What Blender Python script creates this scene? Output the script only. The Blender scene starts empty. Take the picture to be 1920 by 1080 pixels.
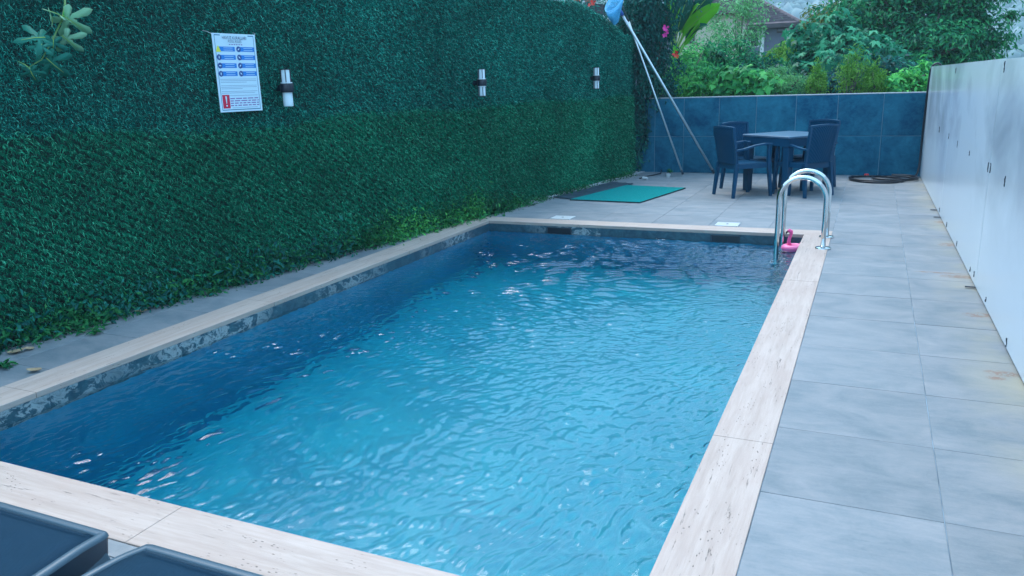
import bpy, math, random
import numpy as np
from mathutils import Vector, Matrix
R = math.radians
rnd = random.Random(7)
SC = bpy.context.scene
COL = SC.collection

# ------------------------------------------------------------------ camera
ROT = np.array([[0.91274316, 0.40738233, -0.03065246],
                [0.07445701, -0.23965611, -0.9679985],
                [-0.40169153, 0.88125172, -0.24907694]])      # rows: right, down, forward
cam_data = bpy.data.cameras.new('camera')
cam = bpy.data.objects.new('camera', cam_data); COL.objects.link(cam)
cam_data.sensor_width = 36; cam_data.lens = 1480.8 / 1920 * 36
cam_data.clip_start = 0.05; cam_data.clip_end = 6000
M = Matrix([[ROT[0][i], -ROT[1][i], -ROT[2][i], 0] for i in range(3)] + [[0, 0, 0, 1]])
M.translation = Vector((0, 0, 1.5)); cam.matrix_world = M
SC.camera = cam
SC.render.engine = 'CYCLES'

# ------------------------------------------------------------------ light
SUN_EL, SUN_AZ = 62, -48          # veiled sun beyond the garden, a little to the left
w = bpy.data.worlds.new('World'); SC.world = w; w.use_nodes = True
wn = w.node_tree; bg = wn.nodes['Background']
sky = wn.nodes.new('ShaderNodeTexSky'); sky.sky_type = 'NISHITA'; sky.sun_disc = False
sky.sun_elevation = R(SUN_EL); sky.sun_rotation = R(SUN_AZ)
sky.air_density = 1.0; sky.dust_density = 2.0; sky.ozone_density = 1.0
# thin bright cloud veil over the clear sky
tc = wn.nodes.new('ShaderNodeTexCoord'); cm = wn.nodes.new('ShaderNodeMapping'); cm.inputs['Scale'].default_value = (1, 1, 2.2)
cn = wn.nodes.new('ShaderNodeTexNoise'); cn.inputs['Scale'].default_value = 2.6; cn.inputs['Detail'].default_value = 7; cn.inputs['Roughness'].default_value = .58
cr = wn.nodes.new('ShaderNodeValToRGB'); cr.color_ramp.elements[0].position = .36; cr.color_ramp.elements[0].color = (.15, .15, .15, 1); cr.color_ramp.elements[1].position = .62; cr.color_ramp.elements[1].color = (.75, .75, .75, 1)
cx_ = wn.nodes.new('ShaderNodeMix'); cx_.data_type = 'RGBA'; cx_.inputs[7].default_value = (4.5, 8.1, 11.3, 1)
wn.links.new(tc.outputs['Generated'], cm.inputs[0]); wn.links.new(cm.outputs[0], cn.inputs['Vector']); wn.links.new(cn.outputs[0], cr.inputs[0])
wn.links.new(cr.outputs[0], cx_.inputs[0]); wn.links.new(sky.outputs[0], cx_.inputs[6]); wn.links.new(cx_.outputs[2], bg.inputs[0]); bg.inputs[1].default_value = 0.15
sl = bpy.data.lights.new('sun', 'SUN'); sl.energy = 1.05; sl.angle = R(32); sl.color = (1, 0.96, 0.90)
sun = bpy.data.objects.new('sun', sl); COL.objects.link(sun)
# nishita: rotation 0 = +Y, clockwise seen from above
sd = Vector((math.sin(R(SUN_AZ)) * math.cos(R(SUN_EL)), math.cos(R(SUN_AZ)) * math.cos(R(SUN_EL)), math.sin(R(SUN_EL))))
sun.rotation_euler = sd.to_track_quat('Z', 'Y').to_euler()
SC.view_settings.view_transform = 'Standard'; SC.view_settings.look = 'None'
SC.view_settings.gamma = 1; SC.view_settings.use_curve_mapping = False
SC.view_settings.exposure = 1.5
cy = SC.cycles
cy.use_denoising = True; cy.max_bounces = 10; cy.transmission_bounces = 8; cy.volume_bounces = 0
cy.transparent_max_bounces = 12; cy.caustics_refractive = True; cy.caustics_reflective = False
cy.sample_clamp_indirect = 6

# ------------------------------------------------------------------ helpers
def at(px, py, Y):
    d = ROT.T @ np.array([px - 960, py - 540, 1480.8]); t = Y / d[1]
    return Vector((t * d[0], Y, 1.5 + t * d[2]))

class NT:
    def __init__(s, name):
        s.m = bpy.data.materials.new(name); s.m.use_nodes = True
        s.n = s.m.node_tree.nodes; s.l = s.m.node_tree.links
        s.b = s.n['Principled BSDF']; s.out = s.n['Material Output']
    def node(s, t, **k):
        x = s.n.new('ShaderNode' + t)
        for a, v in k.items():
            if a in x.bl_rna.properties: setattr(x, a, v)
            else: s.put(x, a.replace('_', ' '), v)
        return x
    def put(s, x, sock, v):
        i = x.inputs[sock]
        if isinstance(v, bpy.types.NodeSocket): s.l.new(v, i)
        else: i.default_value = v
    def set(s, **k):
        for a, v in k.items():
            if isinstance(v, tuple) and len(v) == 3: v = (*v, 1)
            s.put(s.b, a.replace('_', ' '), v)
    def pos(s): return s.node('NewGeometry').outputs['Position']
    def obj(s): return s.node('TexCoord').outputs['Object']
    def mapv(s, vec, scale=(1, 1, 1), rot=(0, 0, 0), loc=(0, 0, 0)):
        x = s.node('Mapping'); s.l.new(vec, x.inputs[0])
        x.inputs['Scale'].default_value = scale; x.inputs['Rotation'].default_value = rot; x.inputs['Location'].default_value = loc
        return x.outputs[0]
    def noise(s, vec, scale, detail=4, rough=.55, dist=0):
        x = s.node('TexNoise'); s.l.new(vec, x.inputs['Vector'])
        x.inputs['Scale'].default_value = scale; x.inputs['Detail'].default_value = detail
        x.inputs['Roughness'].default_value = rough; x.inputs['Distortion'].default_value = dist
        return x.outputs[0]
    def ramp(s, fac, stops):
        x = s.node('ValToRGB'); s.l.new(fac, x.inputs[0]); e = x.color_ramp.elements
        while len(e) < len(stops): e.new(0.5)
        for q, (p, c) in zip(e, stops):
            q.position = p; q.color = (*c, 1) if isinstance(c, tuple) else (c, c, c, 1)
        return x.outputs[0]
    def mix(s, f, a, b, mode='MIX'):
        x = s.node('Mix', data_type='RGBA', blend_type=mode)
        for k, v in ((0, f), (6, a), (7, b)):
            if isinstance(v, bpy.types.NodeSocket): s.l.new(v, x.inputs[k])
            else: x.inputs[k].default_value = (*v, 1) if isinstance(v, tuple) else v
        return x.outputs[2]
    def math(s, op, a, b=0, c=0):
        x = s.node('Math', operation=op)
        for k, v in enumerate((a, b, c)):
            if isinstance(v, bpy.types.NodeSocket): s.l.new(v, x.inputs[k])
            else: x.inputs[k].default_value = v
        return x.outputs[0]
    def bump(s, h, strength=.3, dist=.01):
        x = s.node('Bump'); s.l.new(h, x.inputs['Height'])
        x.inputs['Strength'].default_value = strength; x.inputs['Distance'].default_value = dist
        s.l.new(x.outputs[0], s.b.inputs['Normal'])
    def island(s): return s.node('NewGeometry').outputs['Random Per Island']
    def orand(s): return s.node('ObjectInfo').outputs['Random']

MAT = {}
def simple(name, col, rough=.5, metal=0, **k):
    t = NT(name); t.set(Base_Color=col, Roughness=rough, Metallic=metal, **k); MAT[name] = t.m; return t

def link_mesh(name, me, mat=None, parent=None, smooth=False):
    if mat is not None and not len(me.materials): me.materials.append(MAT[mat] if isinstance(mat, str) else mat)
    if smooth: me.polygons.foreach_set('use_smooth', [True] * len(me.polygons))
    o = bpy.data.objects.new(name, me); COL.objects.link(o)
    if parent: o.parent = parent
    return o

def np_mesh(name, V, F):
    """V (n,3); F (m,k) same-size faces"""
    V = np.asarray(V, np.float32); F = np.asarray(F, np.int32)
    me = bpy.data.meshes.new(name); m, k = F.shape
    me.vertices.add(len(V)); me.vertices.foreach_set('co', V.ravel())
    me.loops.add(m * k); me.loops.foreach_set('vertex_index', F.ravel())
    me.polygons.add(m); me.polygons.foreach_set('loop_start', np.arange(0, m * k, k, dtype=np.int32))
    me.update(calc_edges=True); return me

class MB:
    def __init__(s): s.v = []; s.f = []
    def add(s, vs, fs):
        n = len(s.v); s.v += [tuple(v) for v in vs]; s.f += [tuple(i + n for i in f) for f in fs]; return s
    def box(s, c, d, rz=0, b=0, taper=1, tilt=None):
        """box centre c, size d, bevelled by b (chamfered vertical + top edges), bottom scaled by taper"""
        x, y, z = d[0] / 2, d[1] / 2, d[2] / 2
        if b <= 0:
            L = [(-x, -y), (x, -y), (x, y), (-x, y)]; rings = [(-z, L, taper), (z, L, 1)]
        else:
            L = [(-x + b, -y), (x - b, -y), (x, -y + b), (x, y - b), (x - b, y), (-x + b, y), (-x, y - b), (-x, -y + b)]
            S = [(a * (1 - b / x), q * (1 - b / y)) for a, q in L]
            rings = [(-z, S, taper), (-z + b, L, taper), (z - b, L, 1), (z, S, 1)]
        vs, fs, k = [], [], len(L); cr, sr = math.cos(rz), math.sin(rz)
        for zz, P, t in rings:
            for a, q in P:
                a *= t; q *= t; p = Vector((a, q, zz))
                if tilt: p = tilt @ p
                vs.append((c[0] + p.x * cr - p.y * sr, c[1] + p.x * sr + p.y * cr, c[2] + p.z))
        for r_ in range(len(rings) - 1):
            for i in range(k):
                j = (i + 1) % k; fs.append((r_ * k + i, r_ * k + j, (r_ + 1) * k + j, (r_ + 1) * k + i))
        fs.append(tuple(range(k))[::-1]); fs.append(tuple((len(rings) - 1) * k + i for i in range(k)))
        return s.add(vs, fs)
    def tube(s, pts, r, n=8, cap=True):
        pts = [Vector(p) for p in pts]; rs = r if isinstance(r, (list, tuple)) else [r] * len(pts)
        vs, fs = [], []; up = None
        for i, p in enumerate(pts):
            d = (pts[min(i + 1, len(pts) - 1)] - pts[max(i - 1, 0)]).normalized()
            if up is None: up = Vector((0, 0, 1)) if abs(d.z) < .9 else Vector((1, 0, 0))
            a = d.cross(up).normalized(); bb = a.cross(d).normalized(); up = bb
            for k in range(n):
                t = 2 * math.pi * k / n; vs.append(p + (a * math.cos(t) + bb * math.sin(t)) * rs[i])
        for i in range(len(pts) - 1):
            for k in range(n):
                j = (k + 1) % n; fs.append((i * n + k, i * n + j, (i + 1) * n + j, (i + 1) * n + k))
        if cap: fs.append(tuple(range(n))[::-1]); fs.append(tuple((len(pts) - 1) * n + k for k in range(n)))
        return s.add(vs, fs)
    def bar(s, a, b, w_, h_, w2=None, h2=None):
        """rectangular bar from a to b, cross-section w_ x h_ tapering to w2 x h2"""
        a, b = Vector(a), Vector(b); d = (b - a).normalized(); u = Vector((0, 1, 0)) if abs(d.z) > .7 else Vector((0, 0, 1))
        x = d.cross(u).normalized(); y = x.cross(d).normalized(); w2 = w2 or w_; h2 = h2 or h_
        vs = []
        for p, ww, hh in ((a, w_, h_), (b, w2, h2)):
            for sx, sy in ((-1, -1), (1, -1), (1, 1), (-1, 1)): vs.append(p + x * sx * ww / 2 + y * sy * hh / 2)
        return s.add(vs, [(0, 3, 2, 1), (4, 5, 6, 7), (0, 1, 5, 4), (1, 2, 6, 5), (2, 3, 7, 6), (3, 0, 4, 7)])
    def lathe(s, prof, c=(0, 0, 0), n=24, a0=0, a1=2 * math.pi):
        vs, fs = [], []; full = abs(a1 - a0 - 2 * math.pi) < 1e-6; m = n if full else n + 1
        for r, z in prof:
            for k in range(m):
                t = a0 + (a1 - a0) * k / n; vs.append((c[0] + r * math.cos(t), c[1] + r * math.sin(t), c[2] + z))
        for i in range(len(prof) - 1):
            for k in range(n):
                j = (k + 1) % m; fs.append((i * m + k, i * m + j, (i + 1) * m + j, (i + 1) * m + k))
        return s.add(vs, fs)
    def mesh(s, name):
        me = bpy.data.meshes.new(name); me.from_pydata([tuple(v) for v in s.v], [], s.f); me.update(); return me
    def build(s, name, mat, parent=None, smooth=False, bevel=0, angle=None):
        o = link_mesh(name, s.mesh(name), mat, parent, smooth)
        if smooth and angle: o.data.set_sharp_from_angle(angle=R(angle))
        if bevel:
            b = o.modifiers.new('bevel', 'BEVEL'); b.width = bevel; b.segments = 2; b.limit_method = 'ANGLE'; b.angle_limit = R(40)
        return o

def tag(o, label=None, cat=None, group=None, kind=None):
    for k, v in (('label', label), ('category', cat), ('group', group), ('kind', kind)):
        if v: o[k] = v
    return o
def empty(name, loc=(0, 0, 0), rz=0, **k):
    o = bpy.data.objects.new(name, None); COL.objects.link(o); o.location = loc; o.rotation_euler = (0, 0, rz)
    o.empty_display_size = .1; return tag(o, **k)
def copy_tree(o, parent=None):
    c = o.copy(); COL.objects.link(c); c.parent = parent
    for ch in [x for x in COL.objects if x.parent == o]: copy_tree(ch, c)
    return c

# ------------------------------------------------------------------ materials
# stone-look porcelain tile of the deck
def tile_material(name, dark, light, mottle=1.0, rough=.60, stains=None, spec=.45, span=(.36, .5, .66), iso=False):
    t = NT(name); P = t.pos()
    off = t.node('CombineXYZ'); r_ = t.orand()
    t.l.new(t.math('MULTIPLY', r_, 37.0), off.inputs[0]); t.l.new(t.math('MULTIPLY', r_, 91.0), off.inputs[1])
    v = t.node('VectorMath', operation='ADD'); t.l.new(P, v.inputs[0]); t.l.new(off.outputs[0], v.inputs[1])
    q = t.mapv(v.outputs[0], (1.6, 1.6, 1.3) if iso else (1.5, 2.3, 2.3))
    n1 = t.noise(q, 1.8, 8, .62, .6); n2 = t.noise(t.mapv(v.outputs[0], (3, 3, 4) if iso else (2.2, 9, 9)), 4, 7, .65, .9); n3 = t.noise(v.outputs[0], 90, 3)
    f = t.math('ADD', t.math('MULTIPLY', n1, .62), t.math('MULTIPLY', n2, .38))
    f = t.math('ADD', f, t.math('MULTIPLY', t.math('SUBTRACT', n3, .5), .10))
    c = t.ramp(f, [(span[0], dark), (span[1], tuple((a + b) / 2 for a, b in zip(dark, light))), (span[2], light)])
    h = t.node('HueSaturation'); t.l.new(c, h.inputs['Color']); t.l.new(t.math('ADD', t.math('MULTIPLY', t.math('SUBTRACT', r_, .5), .12), 1.0), h.inputs['Value'])
    c = h.outputs[0]
    if stains:
        sx = t.node('SeparateXYZ'); t.l.new(P, sx.inputs[0])
        w1 = t.noise(P, 26, 6, .75, .8); tot = None
        for (x, y, a, b) in stains:
            dx = t.math('DIVIDE', t.math('SUBTRACT', sx.outputs[0], x), a); dy = t.math('DIVIDE', t.math('SUBTRACT', sx.outputs[1], y), b)
            d = t.math('ADD', t.math('MULTIPLY', dx, dx), t.math('MULTIPLY', dy, dy))
            d = t.math('MAXIMUM', t.math('SUBTRACT', 1.0, d), 0)
            tot = d if tot is None else t.math('MAXIMUM', tot, d)
        wide = t.math('MAXIMUM', t.math('SUBTRACT', 1.0, t.math('MULTIPLY', t.math('ABSOLUTE', t.math('SUBTRACT', sx.outputs[0], .76)), 3.2)), 0)
        yel = t.math('MULTIPLY', t.math('MULTIPLY', wide, t.ramp(t.noise(P, 1.3, 4, .6), [(.42, 0.), (.62, 1.)])), .5)
        c = t.mix(yel, c, (.42, .36, .22))
        rust = t.math('MULTIPLY', t.math('MULTIPLY', tot, 1.3), t.ramp(w1, [(.42, 0.), (.6, 1.)]))
        rust = t.math('MINIMUM', rust, .7)
        c = t.mix(rust, c, (.22, .105, .06))
    t.set(Base_Color=c, Roughness=t.ramp(n2, [(.3, rough - .07), (.7, rough + .1)]), Specular_IOR_Level=spec)
    t.bump(n3, .12, .002); MAT[name] = t.m
STAINS = [(.69, 7.89, .09, .10), (.68, 6.62, .16, .07), (.55, 6.72, .2, .03), (.70, 5.56, .10, .07), (.70, 4.46, .10, .05), (.66, 4.38, .05, .04), (.73, 3.4, .07, .05), (.71, 9.1, .07, .08)]
tile_material('deck_tile_mat', (0.1281, 0.1628, 0.1841), (0.2605, 0.2633, 0.2735), stains=STAINS)
tile_material('wall_tile_mat', (0.0002479, 0.05146, 0.1114), (0.02107, 0.1654, 0.2444), rough=.5, spec=.08, iso=True)

t = NT('grout'); t.set(Base_Color=t.ramp(t.noise(t.pos(), 3, 4), [(.4, (0.12, 0.171, 0.22)), (.62, (0.315, 0.418, 0.506))]), Roughness=.9); MAT['grout'] = t.m

# travertine
def travertine(name, axis):
    t = NT(name); P = t.pos(); sc = (1.2, 16, 16) if axis == 'x' else (16, 1.2, 16)
    q = t.mapv(P, sc); n1 = t.noise(q, 1.2, 8, .62, .4); n2 = t.noise(t.mapv(P, tuple(a * 2.6 for a in sc)), 1.6, 5, .6, .4)
    c = t.ramp(n1, [(.30, (0.3523, 0.2638, 0.221)), (.48, (0.4282, 0.3326, 0.2846)), (.60, (0.4766, 0.3786, 0.3289)), (.75, (0.518, 0.4152, 0.3648))])
    c = t.mix(.30, c, t.ramp(n2, [(.35, (0.3385, 0.2525, 0.2106)), (.6, (0.5042, 0.405, 0.3546))]))
    blot = t.ramp(t.noise(P, 2.3, 5, .6), [(.4, 0.), (.68, .5)]); c = t.mix(blot, c, (0.4002, 0.2912, 0.2448))
    v = t.node('TexVoronoi', feature='F1'); t.l.new(t.mapv(P, (14, 40, 40) if axis == 'x' else (40, 14, 40)), v.inputs['Vector']); v.inputs['Scale'].default_value = 2.4
    hole = t.math('MULTIPLY', t.ramp(v.outputs['Distance'], [(.16, 1.), (.22, 0.)]), t.ramp(t.noise(t.mapv(P, (1.4, 7, 7) if axis == 'x' else (7, 1.4, 7)), 1.9, 5, .7, .6), [(.55, 0.), (.59, 1.)]))
    c = t.mix(t.math('MULTIPLY', hole, .9), c, (.07, .055, .045))
    crk = t.noise(t.mapv(P, (3.2, 46, 46) if axis == 'x' else (46, 3.2, 46)), 1.6, 7, .75, .2)
    vein = t.math('MULTIPLY', t.ramp(crk, [(.615, 0.), (.635, 1.)]), t.ramp(t.noise(t.mapv(P, (1.2, 2.5, 2.5) if axis == 'x' else (2.5, 1.2, 2.5)), 1.1, 3, .6), [(.47, 0.), (.56, 1.)]))
    c = t.mix(t.math('MULTIPLY', vein, .8), c, (.10, .08, .07))
    t.set(Base_Color=c, Roughness=.62)
    hh = t.math('SUBTRACT', t.math('MULTIPLY', n1, .3), t.math('ADD', hole, vein)); t.bump(hh, .5, .003); MAT[name] = t.m
travertine('travertine_x', 'x'); travertine('travertine_y', 'y')

# pool inside
t = NT('pool_tile'); P = t.pos(); n = t.noise(P, 2.2, 5, .6)
sx = t.node('SeparateXYZ'); t.l.new(P, sx.inputs[0]); z = sx.outputs[2]
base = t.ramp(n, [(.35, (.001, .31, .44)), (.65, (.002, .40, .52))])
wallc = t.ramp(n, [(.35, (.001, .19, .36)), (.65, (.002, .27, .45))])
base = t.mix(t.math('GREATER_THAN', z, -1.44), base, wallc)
marble = t.ramp(t.noise(t.mapv(P, (13, 13, 13)), 1, 6, .65, .9), [(.35, (.015, .05, .075)), (.7, (.045, .11, .14))])
calc = t.math('MULTIPLY', t.ramp(t.noise(t.mapv(P, (7, 7, 10)), 1.5, 7, .7, .8), [(.47, 0.), (.53, 1.), (.60, .6), (.66, 0.)]),
              t.ramp(t.noise(t.mapv(P, (1.1, .9, 1)), 1, 2, .5), [(.46, .0), (.60, .9)]))
calc = t.math('MULTIPLY', calc, t.math('GREATER_THAN', t.math('SUBTRACT', -2.6, sx.outputs[0]), 0))
marble = t.mix(t.math('MULTIPLY', calc, .75), marble, (.50, .53, .52))
above = t.math('GREATER_THAN', z, -.16)
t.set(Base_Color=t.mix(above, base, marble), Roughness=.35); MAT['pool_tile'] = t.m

t = NT('water'); P = t.pos()
t.set(Base_Color=(1, 1, 1), Roughness=.0, IOR=1.33, Transmission_Weight=1.0, Specular_Tint=(.75, .92, 1))
h = t.noise(t.mapv(P, (1, 1.6, 1), (0, 0, .5)), 26, 6, .62, .9); t.bump(h, .035, .010); MAT['water'] = t.m

# artificial grass
def grass_mat(name, cols, rough=.42):
    t = NT(name); r_ = t.island(); lo = t.noise(t.pos(), 1.1, 3)
    c = t.ramp(r_, cols); h = t.node('HueSaturation'); t.l.new(c, h.inputs['Color'])
    t.l.new(t.math('ADD', t.math('MULTIPLY', lo, 1.3), .35), h.inputs['Value'])
    t.set(Base_Color=h.outputs[0], Roughness=rough, Specular_IOR_Level=.10); MAT[name] = t.m
grass_mat('turf_upper', [(0, (0.0008, 0.07425, 0.06325)), (.5, (0.0008, 0.1553, 0.1207)), (.78, (0.0048, 0.2835, 0.207)), (1, (0.096, 0.648, 0.46))], .55)
grass_mat('turf_lower', [(0, (0.0007524, 0.0816, 0.04721)), (.5, (0.0007524, 0.1584, 0.08527)), (.78, (0.007524, 0.288, 0.1522)), (1, (0.1054, 0.5568, 0.3122))], .55)
simple('turf_backing', (.002, .020, .017), .8)

def leaf_mat(name, dark, mid, light, rough=.45, trans=.38):
    t = NT(name); r_ = t.island(); big = t.noise(t.pos(), .9, 3)
    f = t.math('ADD', t.math('MULTIPLY', r_, .65), t.math('MULTIPLY', t.math('SUBTRACT', big, .33), .9))
    c = t.ramp(f, [(.15, dark), (.5, mid), (.9, light)])
    t.set(Base_Color=c, Roughness=rough, Specular_IOR_Level=.16)
    tr = t.node('BsdfTranslucent'); t.l.new(c, tr.inputs[0]); mx = t.node('MixShader'); mx.inputs[0].default_value = trans
    t.l.new(t.b.outputs[0], mx.inputs[1]); t.l.new(tr.outputs[0], mx.inputs[2]); t.l.new(mx.outputs[0], t.out.inputs[0])
    MAT[name] = t.m
leaf_mat('leaf_tree', (.004, .095, .055), (.014, .23, .095), (.10, .52, .17))
leaf_mat('leaf_fig', (.006, .115, .07), (.02, .26, .13), (.11, .48, .25), .4)
leaf_mat('leaf_bright', (0.027, 0.2242, 0.084), (0.0675, 0.414, 0.105), (0.216, 0.7245, 0.168))
leaf_mat('leaf_yellow', (.055, .21, .03), (.13, .37, .05), (.27, .52, .09))
leaf_mat('leaf_autumn', (.09, .15, .03), (.20, .25, .05), (.38, .30, .09))
leaf_mat('leaf_vine', (0.0036, 0.0616, 0.0616), (0.009, 0.1166, 0.0966), (0.0264, 0.2607, 0.1932), .4)
leaf_mat('leaf_weed', (0.0055, 0.075, 0.042), (0.01375, 0.15, 0.056), (0.055, 0.32, 0.098))
leaf_mat('leaf_airy', (0.06, 0.2244, 0.0924), (0.12, 0.3828, 0.132), (0.3, 0.6336, 0.2904))
leaf_mat('leaf_banana', (0.0546, 0.3094, 0.07), (0.182, 0.6188, 0.056), (0.546, 0.9, 0.084), .3, .4)
leaf_mat('leaf_near', (.010, .15, .11), (.022, .21, .15), (.06, .34, .22), .5, .3)
leaf_mat('leaf_near_lit', (.22, .48, .30), (.32, .60, .38), (.42, .70, .46), .5, .3)  # same fig leaf where edge-lit: the light is put into the colour
t = NT('bark'); t.set(Base_Color=t.ramp(t.noise(t.mapv(t.pos(), (9, 9, 2)), 2, 5), [(.35, (.05, .04, .035)), (.65, (.16, .14, .12))]), Roughness=.9); MAT['bark'] = t.m
simple('stem_green', (.10, .22, .06), .6)
simple('petal_pink', (.80, .04, .32), .5); simple('petal_red', (.75, .05, .03), .5)
simple('dry_leaf', (.42, .30, .18), .7)

# panel wall: glossy composite sheet with grime
t = NT('panel_mat'); P = t.pos()
g = t.noise(t.mapv(P, (5, 5, .7)), 2.5, 6, .65); g2 = t.noise(P, .22, 3, .5)
sx = t.node('SeparateXYZ'); t.l.new(P, sx.inputs[0])
topw = t.math('MULTIPLY', t.ramp(sx.outputs[2], [(.25, 0.), (1.0, 1.)]), .8)
grime = t.math('MULTIPLY', t.ramp(t.noise(t.mapv(P, (1, .35, .5)), 2.0, 4, .6, .3), [(.44, 0.), (.70, 1.)]), topw)
c = t.mix(t.math('MULTIPLY', grime, .75), t.ramp(g2, [(.3, (0.5732, 0.6781, 0.7901)), (.7, (0.6687, 0.7595, 0.8032))]), (.20, .24, .28))
t.set(Base_Color=c, Roughness=t.ramp(g2, [(.3, .18), (.75, .24)]), Specular_IOR_Level=.38); MAT['panel_mat'] = t.m
simple('panel_edge', (.55, .54, .52), .6)
simple('slot_dark', (.03, .045, .06), .6); simple('black_metal', (.008, .012, .022), .35)
simple('steel', (.62, .64, .64), .13, 1.0)
simple('lamp_white', (.66, .74, .78), .35)
simple('pole_metal', (.50, .58, .62), .28, .55)
simple('white_plastic', (.50, .52, .53), .4); simple('stone_white', (.38, .40, .43), .6)
simple('hose_rubber', (.006, .009, .016), .35)
t = simple('net_blue', (.05, .36, .62), .5)
t2 = NT('net_mesh'); v = t2.node('TexVoronoi'); v.inputs['Scale'].default_value = 120
t2.l.new(t2.pos(), v.inputs['Vector']); t2.set(Base_Color=(.05, .34, .58), Roughness=.6, Alpha=t2.ramp(v.outputs[0], [(.30, .30), (.45, .85)])); MAT['net_mesh'] = t2.m
simple('net_dark_blue', (.02, .09, .35), .4)
# moulded rattan-look resin furniture
t = NT('resin'); P = t.obj(); t.set(Base_Color=t.ramp(t.noise(P, 3, 3), [(.3, (0.0008, 0.046, 0.1014)), (.7, (0.0024, 0.0575, 0.1222))]), Specular_IOR_Level=.25, Roughness=.42); MAT['resin'] = t.m
t = NT('resin_weave'); P = t.obj()
wv = t.node('TexWave', wave_type='BANDS', bands_direction='Z'); wv.inputs['Scale'].default_value = 26; t.l.new(P, wv.inputs[0])
wh = t.node('TexWave', wave_type='BANDS', bands_direction='DIAGONAL'); wh.inputs['Scale'].default_value = 18; t.l.new(P, wh.inputs[0])
hh = t.math('MULTIPLY', wv.outputs[1], wh.outputs[1]); t.set(Base_Color=(.001, .048, .105), Specular_IOR_Level=.08, Roughness=.55); t.bump(hh, .9, .006); MAT['resin_weave'] = t.m
# sling fabric of the loungers
t = NT('sling'); P = t.obj()
a = t.node('TexWave', bands_direction='X'); a.inputs['Scale'].default_value = 75; t.l.new(P, a.inputs[0])
b_ = t.node('TexWave', bands_direction='Y'); b_.inputs['Scale'].default_value = 75; t.l.new(P, b_.inputs[0])
wv = t.math('MULTIPLY', a.outputs[1], b_.outputs[1])
c = t.mix(wv, (0.00375, 0.02678, 0.05262), (0.00825, 0.04687, 0.08157)); c = t.mix(t.math('MULTIPLY', t.noise(t.mapv(P, (3, 1, 1)), 2.6, 6, .6, .8), .9), c, (0.00525, 0.03571, 0.06841))
t.set(Base_Color=c, Roughness=.6, Specular_IOR_Level=.12); t.bump(wv, .8, .002); MAT['sling'] = t.m
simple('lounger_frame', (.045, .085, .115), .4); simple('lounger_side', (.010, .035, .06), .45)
t = NT('mat_green'); t.set(Base_Color=t.ramp(t.noise(t.mapv(t.pos(), (60, 60, 1)), 2, 4), [(.35, (.0005, .17, .17)), (.65, (.001, .26, .25))]), Roughness=.9, Specular_IOR_Level=.1); t.bump(t.noise(t.pos(), 220, 2), .8, .006); MAT['mat_green'] = t.m
simple('mat_edge', (.01, .03, .035), .8)
t = NT('net_sheet'); t.set(Base_Color=t.ramp(t.noise(t.pos(), 12, 6, .7), [(.4, (.004, .024, .040)), (.7, (.02, .055, .08))]), Roughness=.8); t.bump(t.noise(t.pos(), 14, 5), .6, .02); MAT['net_sheet'] = t.m
t = NT('ground_soil'); t.set(Base_Color=t.ramp(t.noise(t.pos(), .3, 8), [(.35, (.03, .05, .02)), (.65, (.07, .10, .035))]), Roughness=1); MAT['ground_soil'] = t.m
t = NT('wood_dark'); t.set(Base_Color=t.ramp(t.noise(t.mapv(t.pos(), (1.5, 1.5, 22)), 3, 5), [(.3, (.035, .04, .05)), (.7, (.11, .11, .13))]), Roughness=.8); MAT['wood_dark'] = t.m
t = NT('roof_mat'); t.set(Base_Color=t.ramp(t.noise(t.pos(), 2.5, 5), [(.35, (.09, .065, .07)), (.65, (.17, .12, .125))]), Roughness=.85); MAT['roof_mat'] = t.m
simple('eave_dark', (.05, .035, .035), .7)
t = NT('render_wall'); t.set(Base_Color=t.ramp(t.noise(t.pos(), .8, 5), [(.35, (.11, .12, .165)), (.65, (.14, .155, .20))]), Roughness=.9); MAT['render_wall'] = t.m
simple('cream_wall', (.52, .45, .34), .9); simple('white_trim', (.62, .62, .62), .6)
simple('window_glass', (.03, .05, .06), .08)
t = NT('forest_mat'); t.set(Base_Color=t.mix(.6, t.ramp(t.island(), [(0, (0.056, 0.144, 0.144)), (.6, (0.14, 0.27, 0.24)), (1, (0.392, 0.432, 0.432))]), t.ramp(t.noise(t.pos(), .012, 5), [(.35, (0.056, 0.135, 0.144)), (.65, (0.168, 0.252, 0.216))])), Roughness=.9); MAT['forest_mat'] = t.m
t = NT('hill_mat'); t.set(Base_Color=t.ramp(t.noise(t.pos(), .012, 8), [(.35, (0.03, 0.09, 0.066)), (.65, (0.12, 0.195, 0.135))]), Roughness=1); MAT['hill_mat'] = t.m
simple('leg_dark', (.02, .035, .055), .5)

# ------------------------------------------------------------------ layout constants (metres)
PXL, PXR, PYN, PYF = -3.93, -0.534, 1.917, 8.05        # pool inner
OXL, OXR, OYN, OYF = -4.20, -0.283, 1.657, 8.306       # coping outer
WY = 13.2                                              # back wall face
def wallx(y): return .69 + (13.2 - y) * .0085          # panel wall face
HA, HB = Vector((-4.95, 2.9, 0)), Vector((-3.60, 13.2, 0))
HD = (HB - HA).normalized(); HN = Vector((HD.y, -HD.x, 0))     # along, and outward (towards the pool)
def hedge(y, z=0, out=0):                              # point of the hedge wall's face at this y
    p = HA + HD * ((y - HA.y) / HD.y); return Vector((p.x, y, z)) + HN * out

def on_hedge(px, py, out):
    d = ROT.T @ np.array([px - 960, py - 540, 1480.8]); o = HA + HN * out; n = np.array(HN); t = ((np.array(o) - np.array([0, 0, 1.5])) @ n) / (d @ n)
    return Vector(np.array([0, 0, 1.5]) + t * d)

# ------------------------------------------------------------------ ground, deck base, pool
g = MB(); g.add([(-900, -300, -2), (900, -300, -2), (900, 1500, -2), (-900, 1500, -2)], [(0, 1, 2, 3)])
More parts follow.
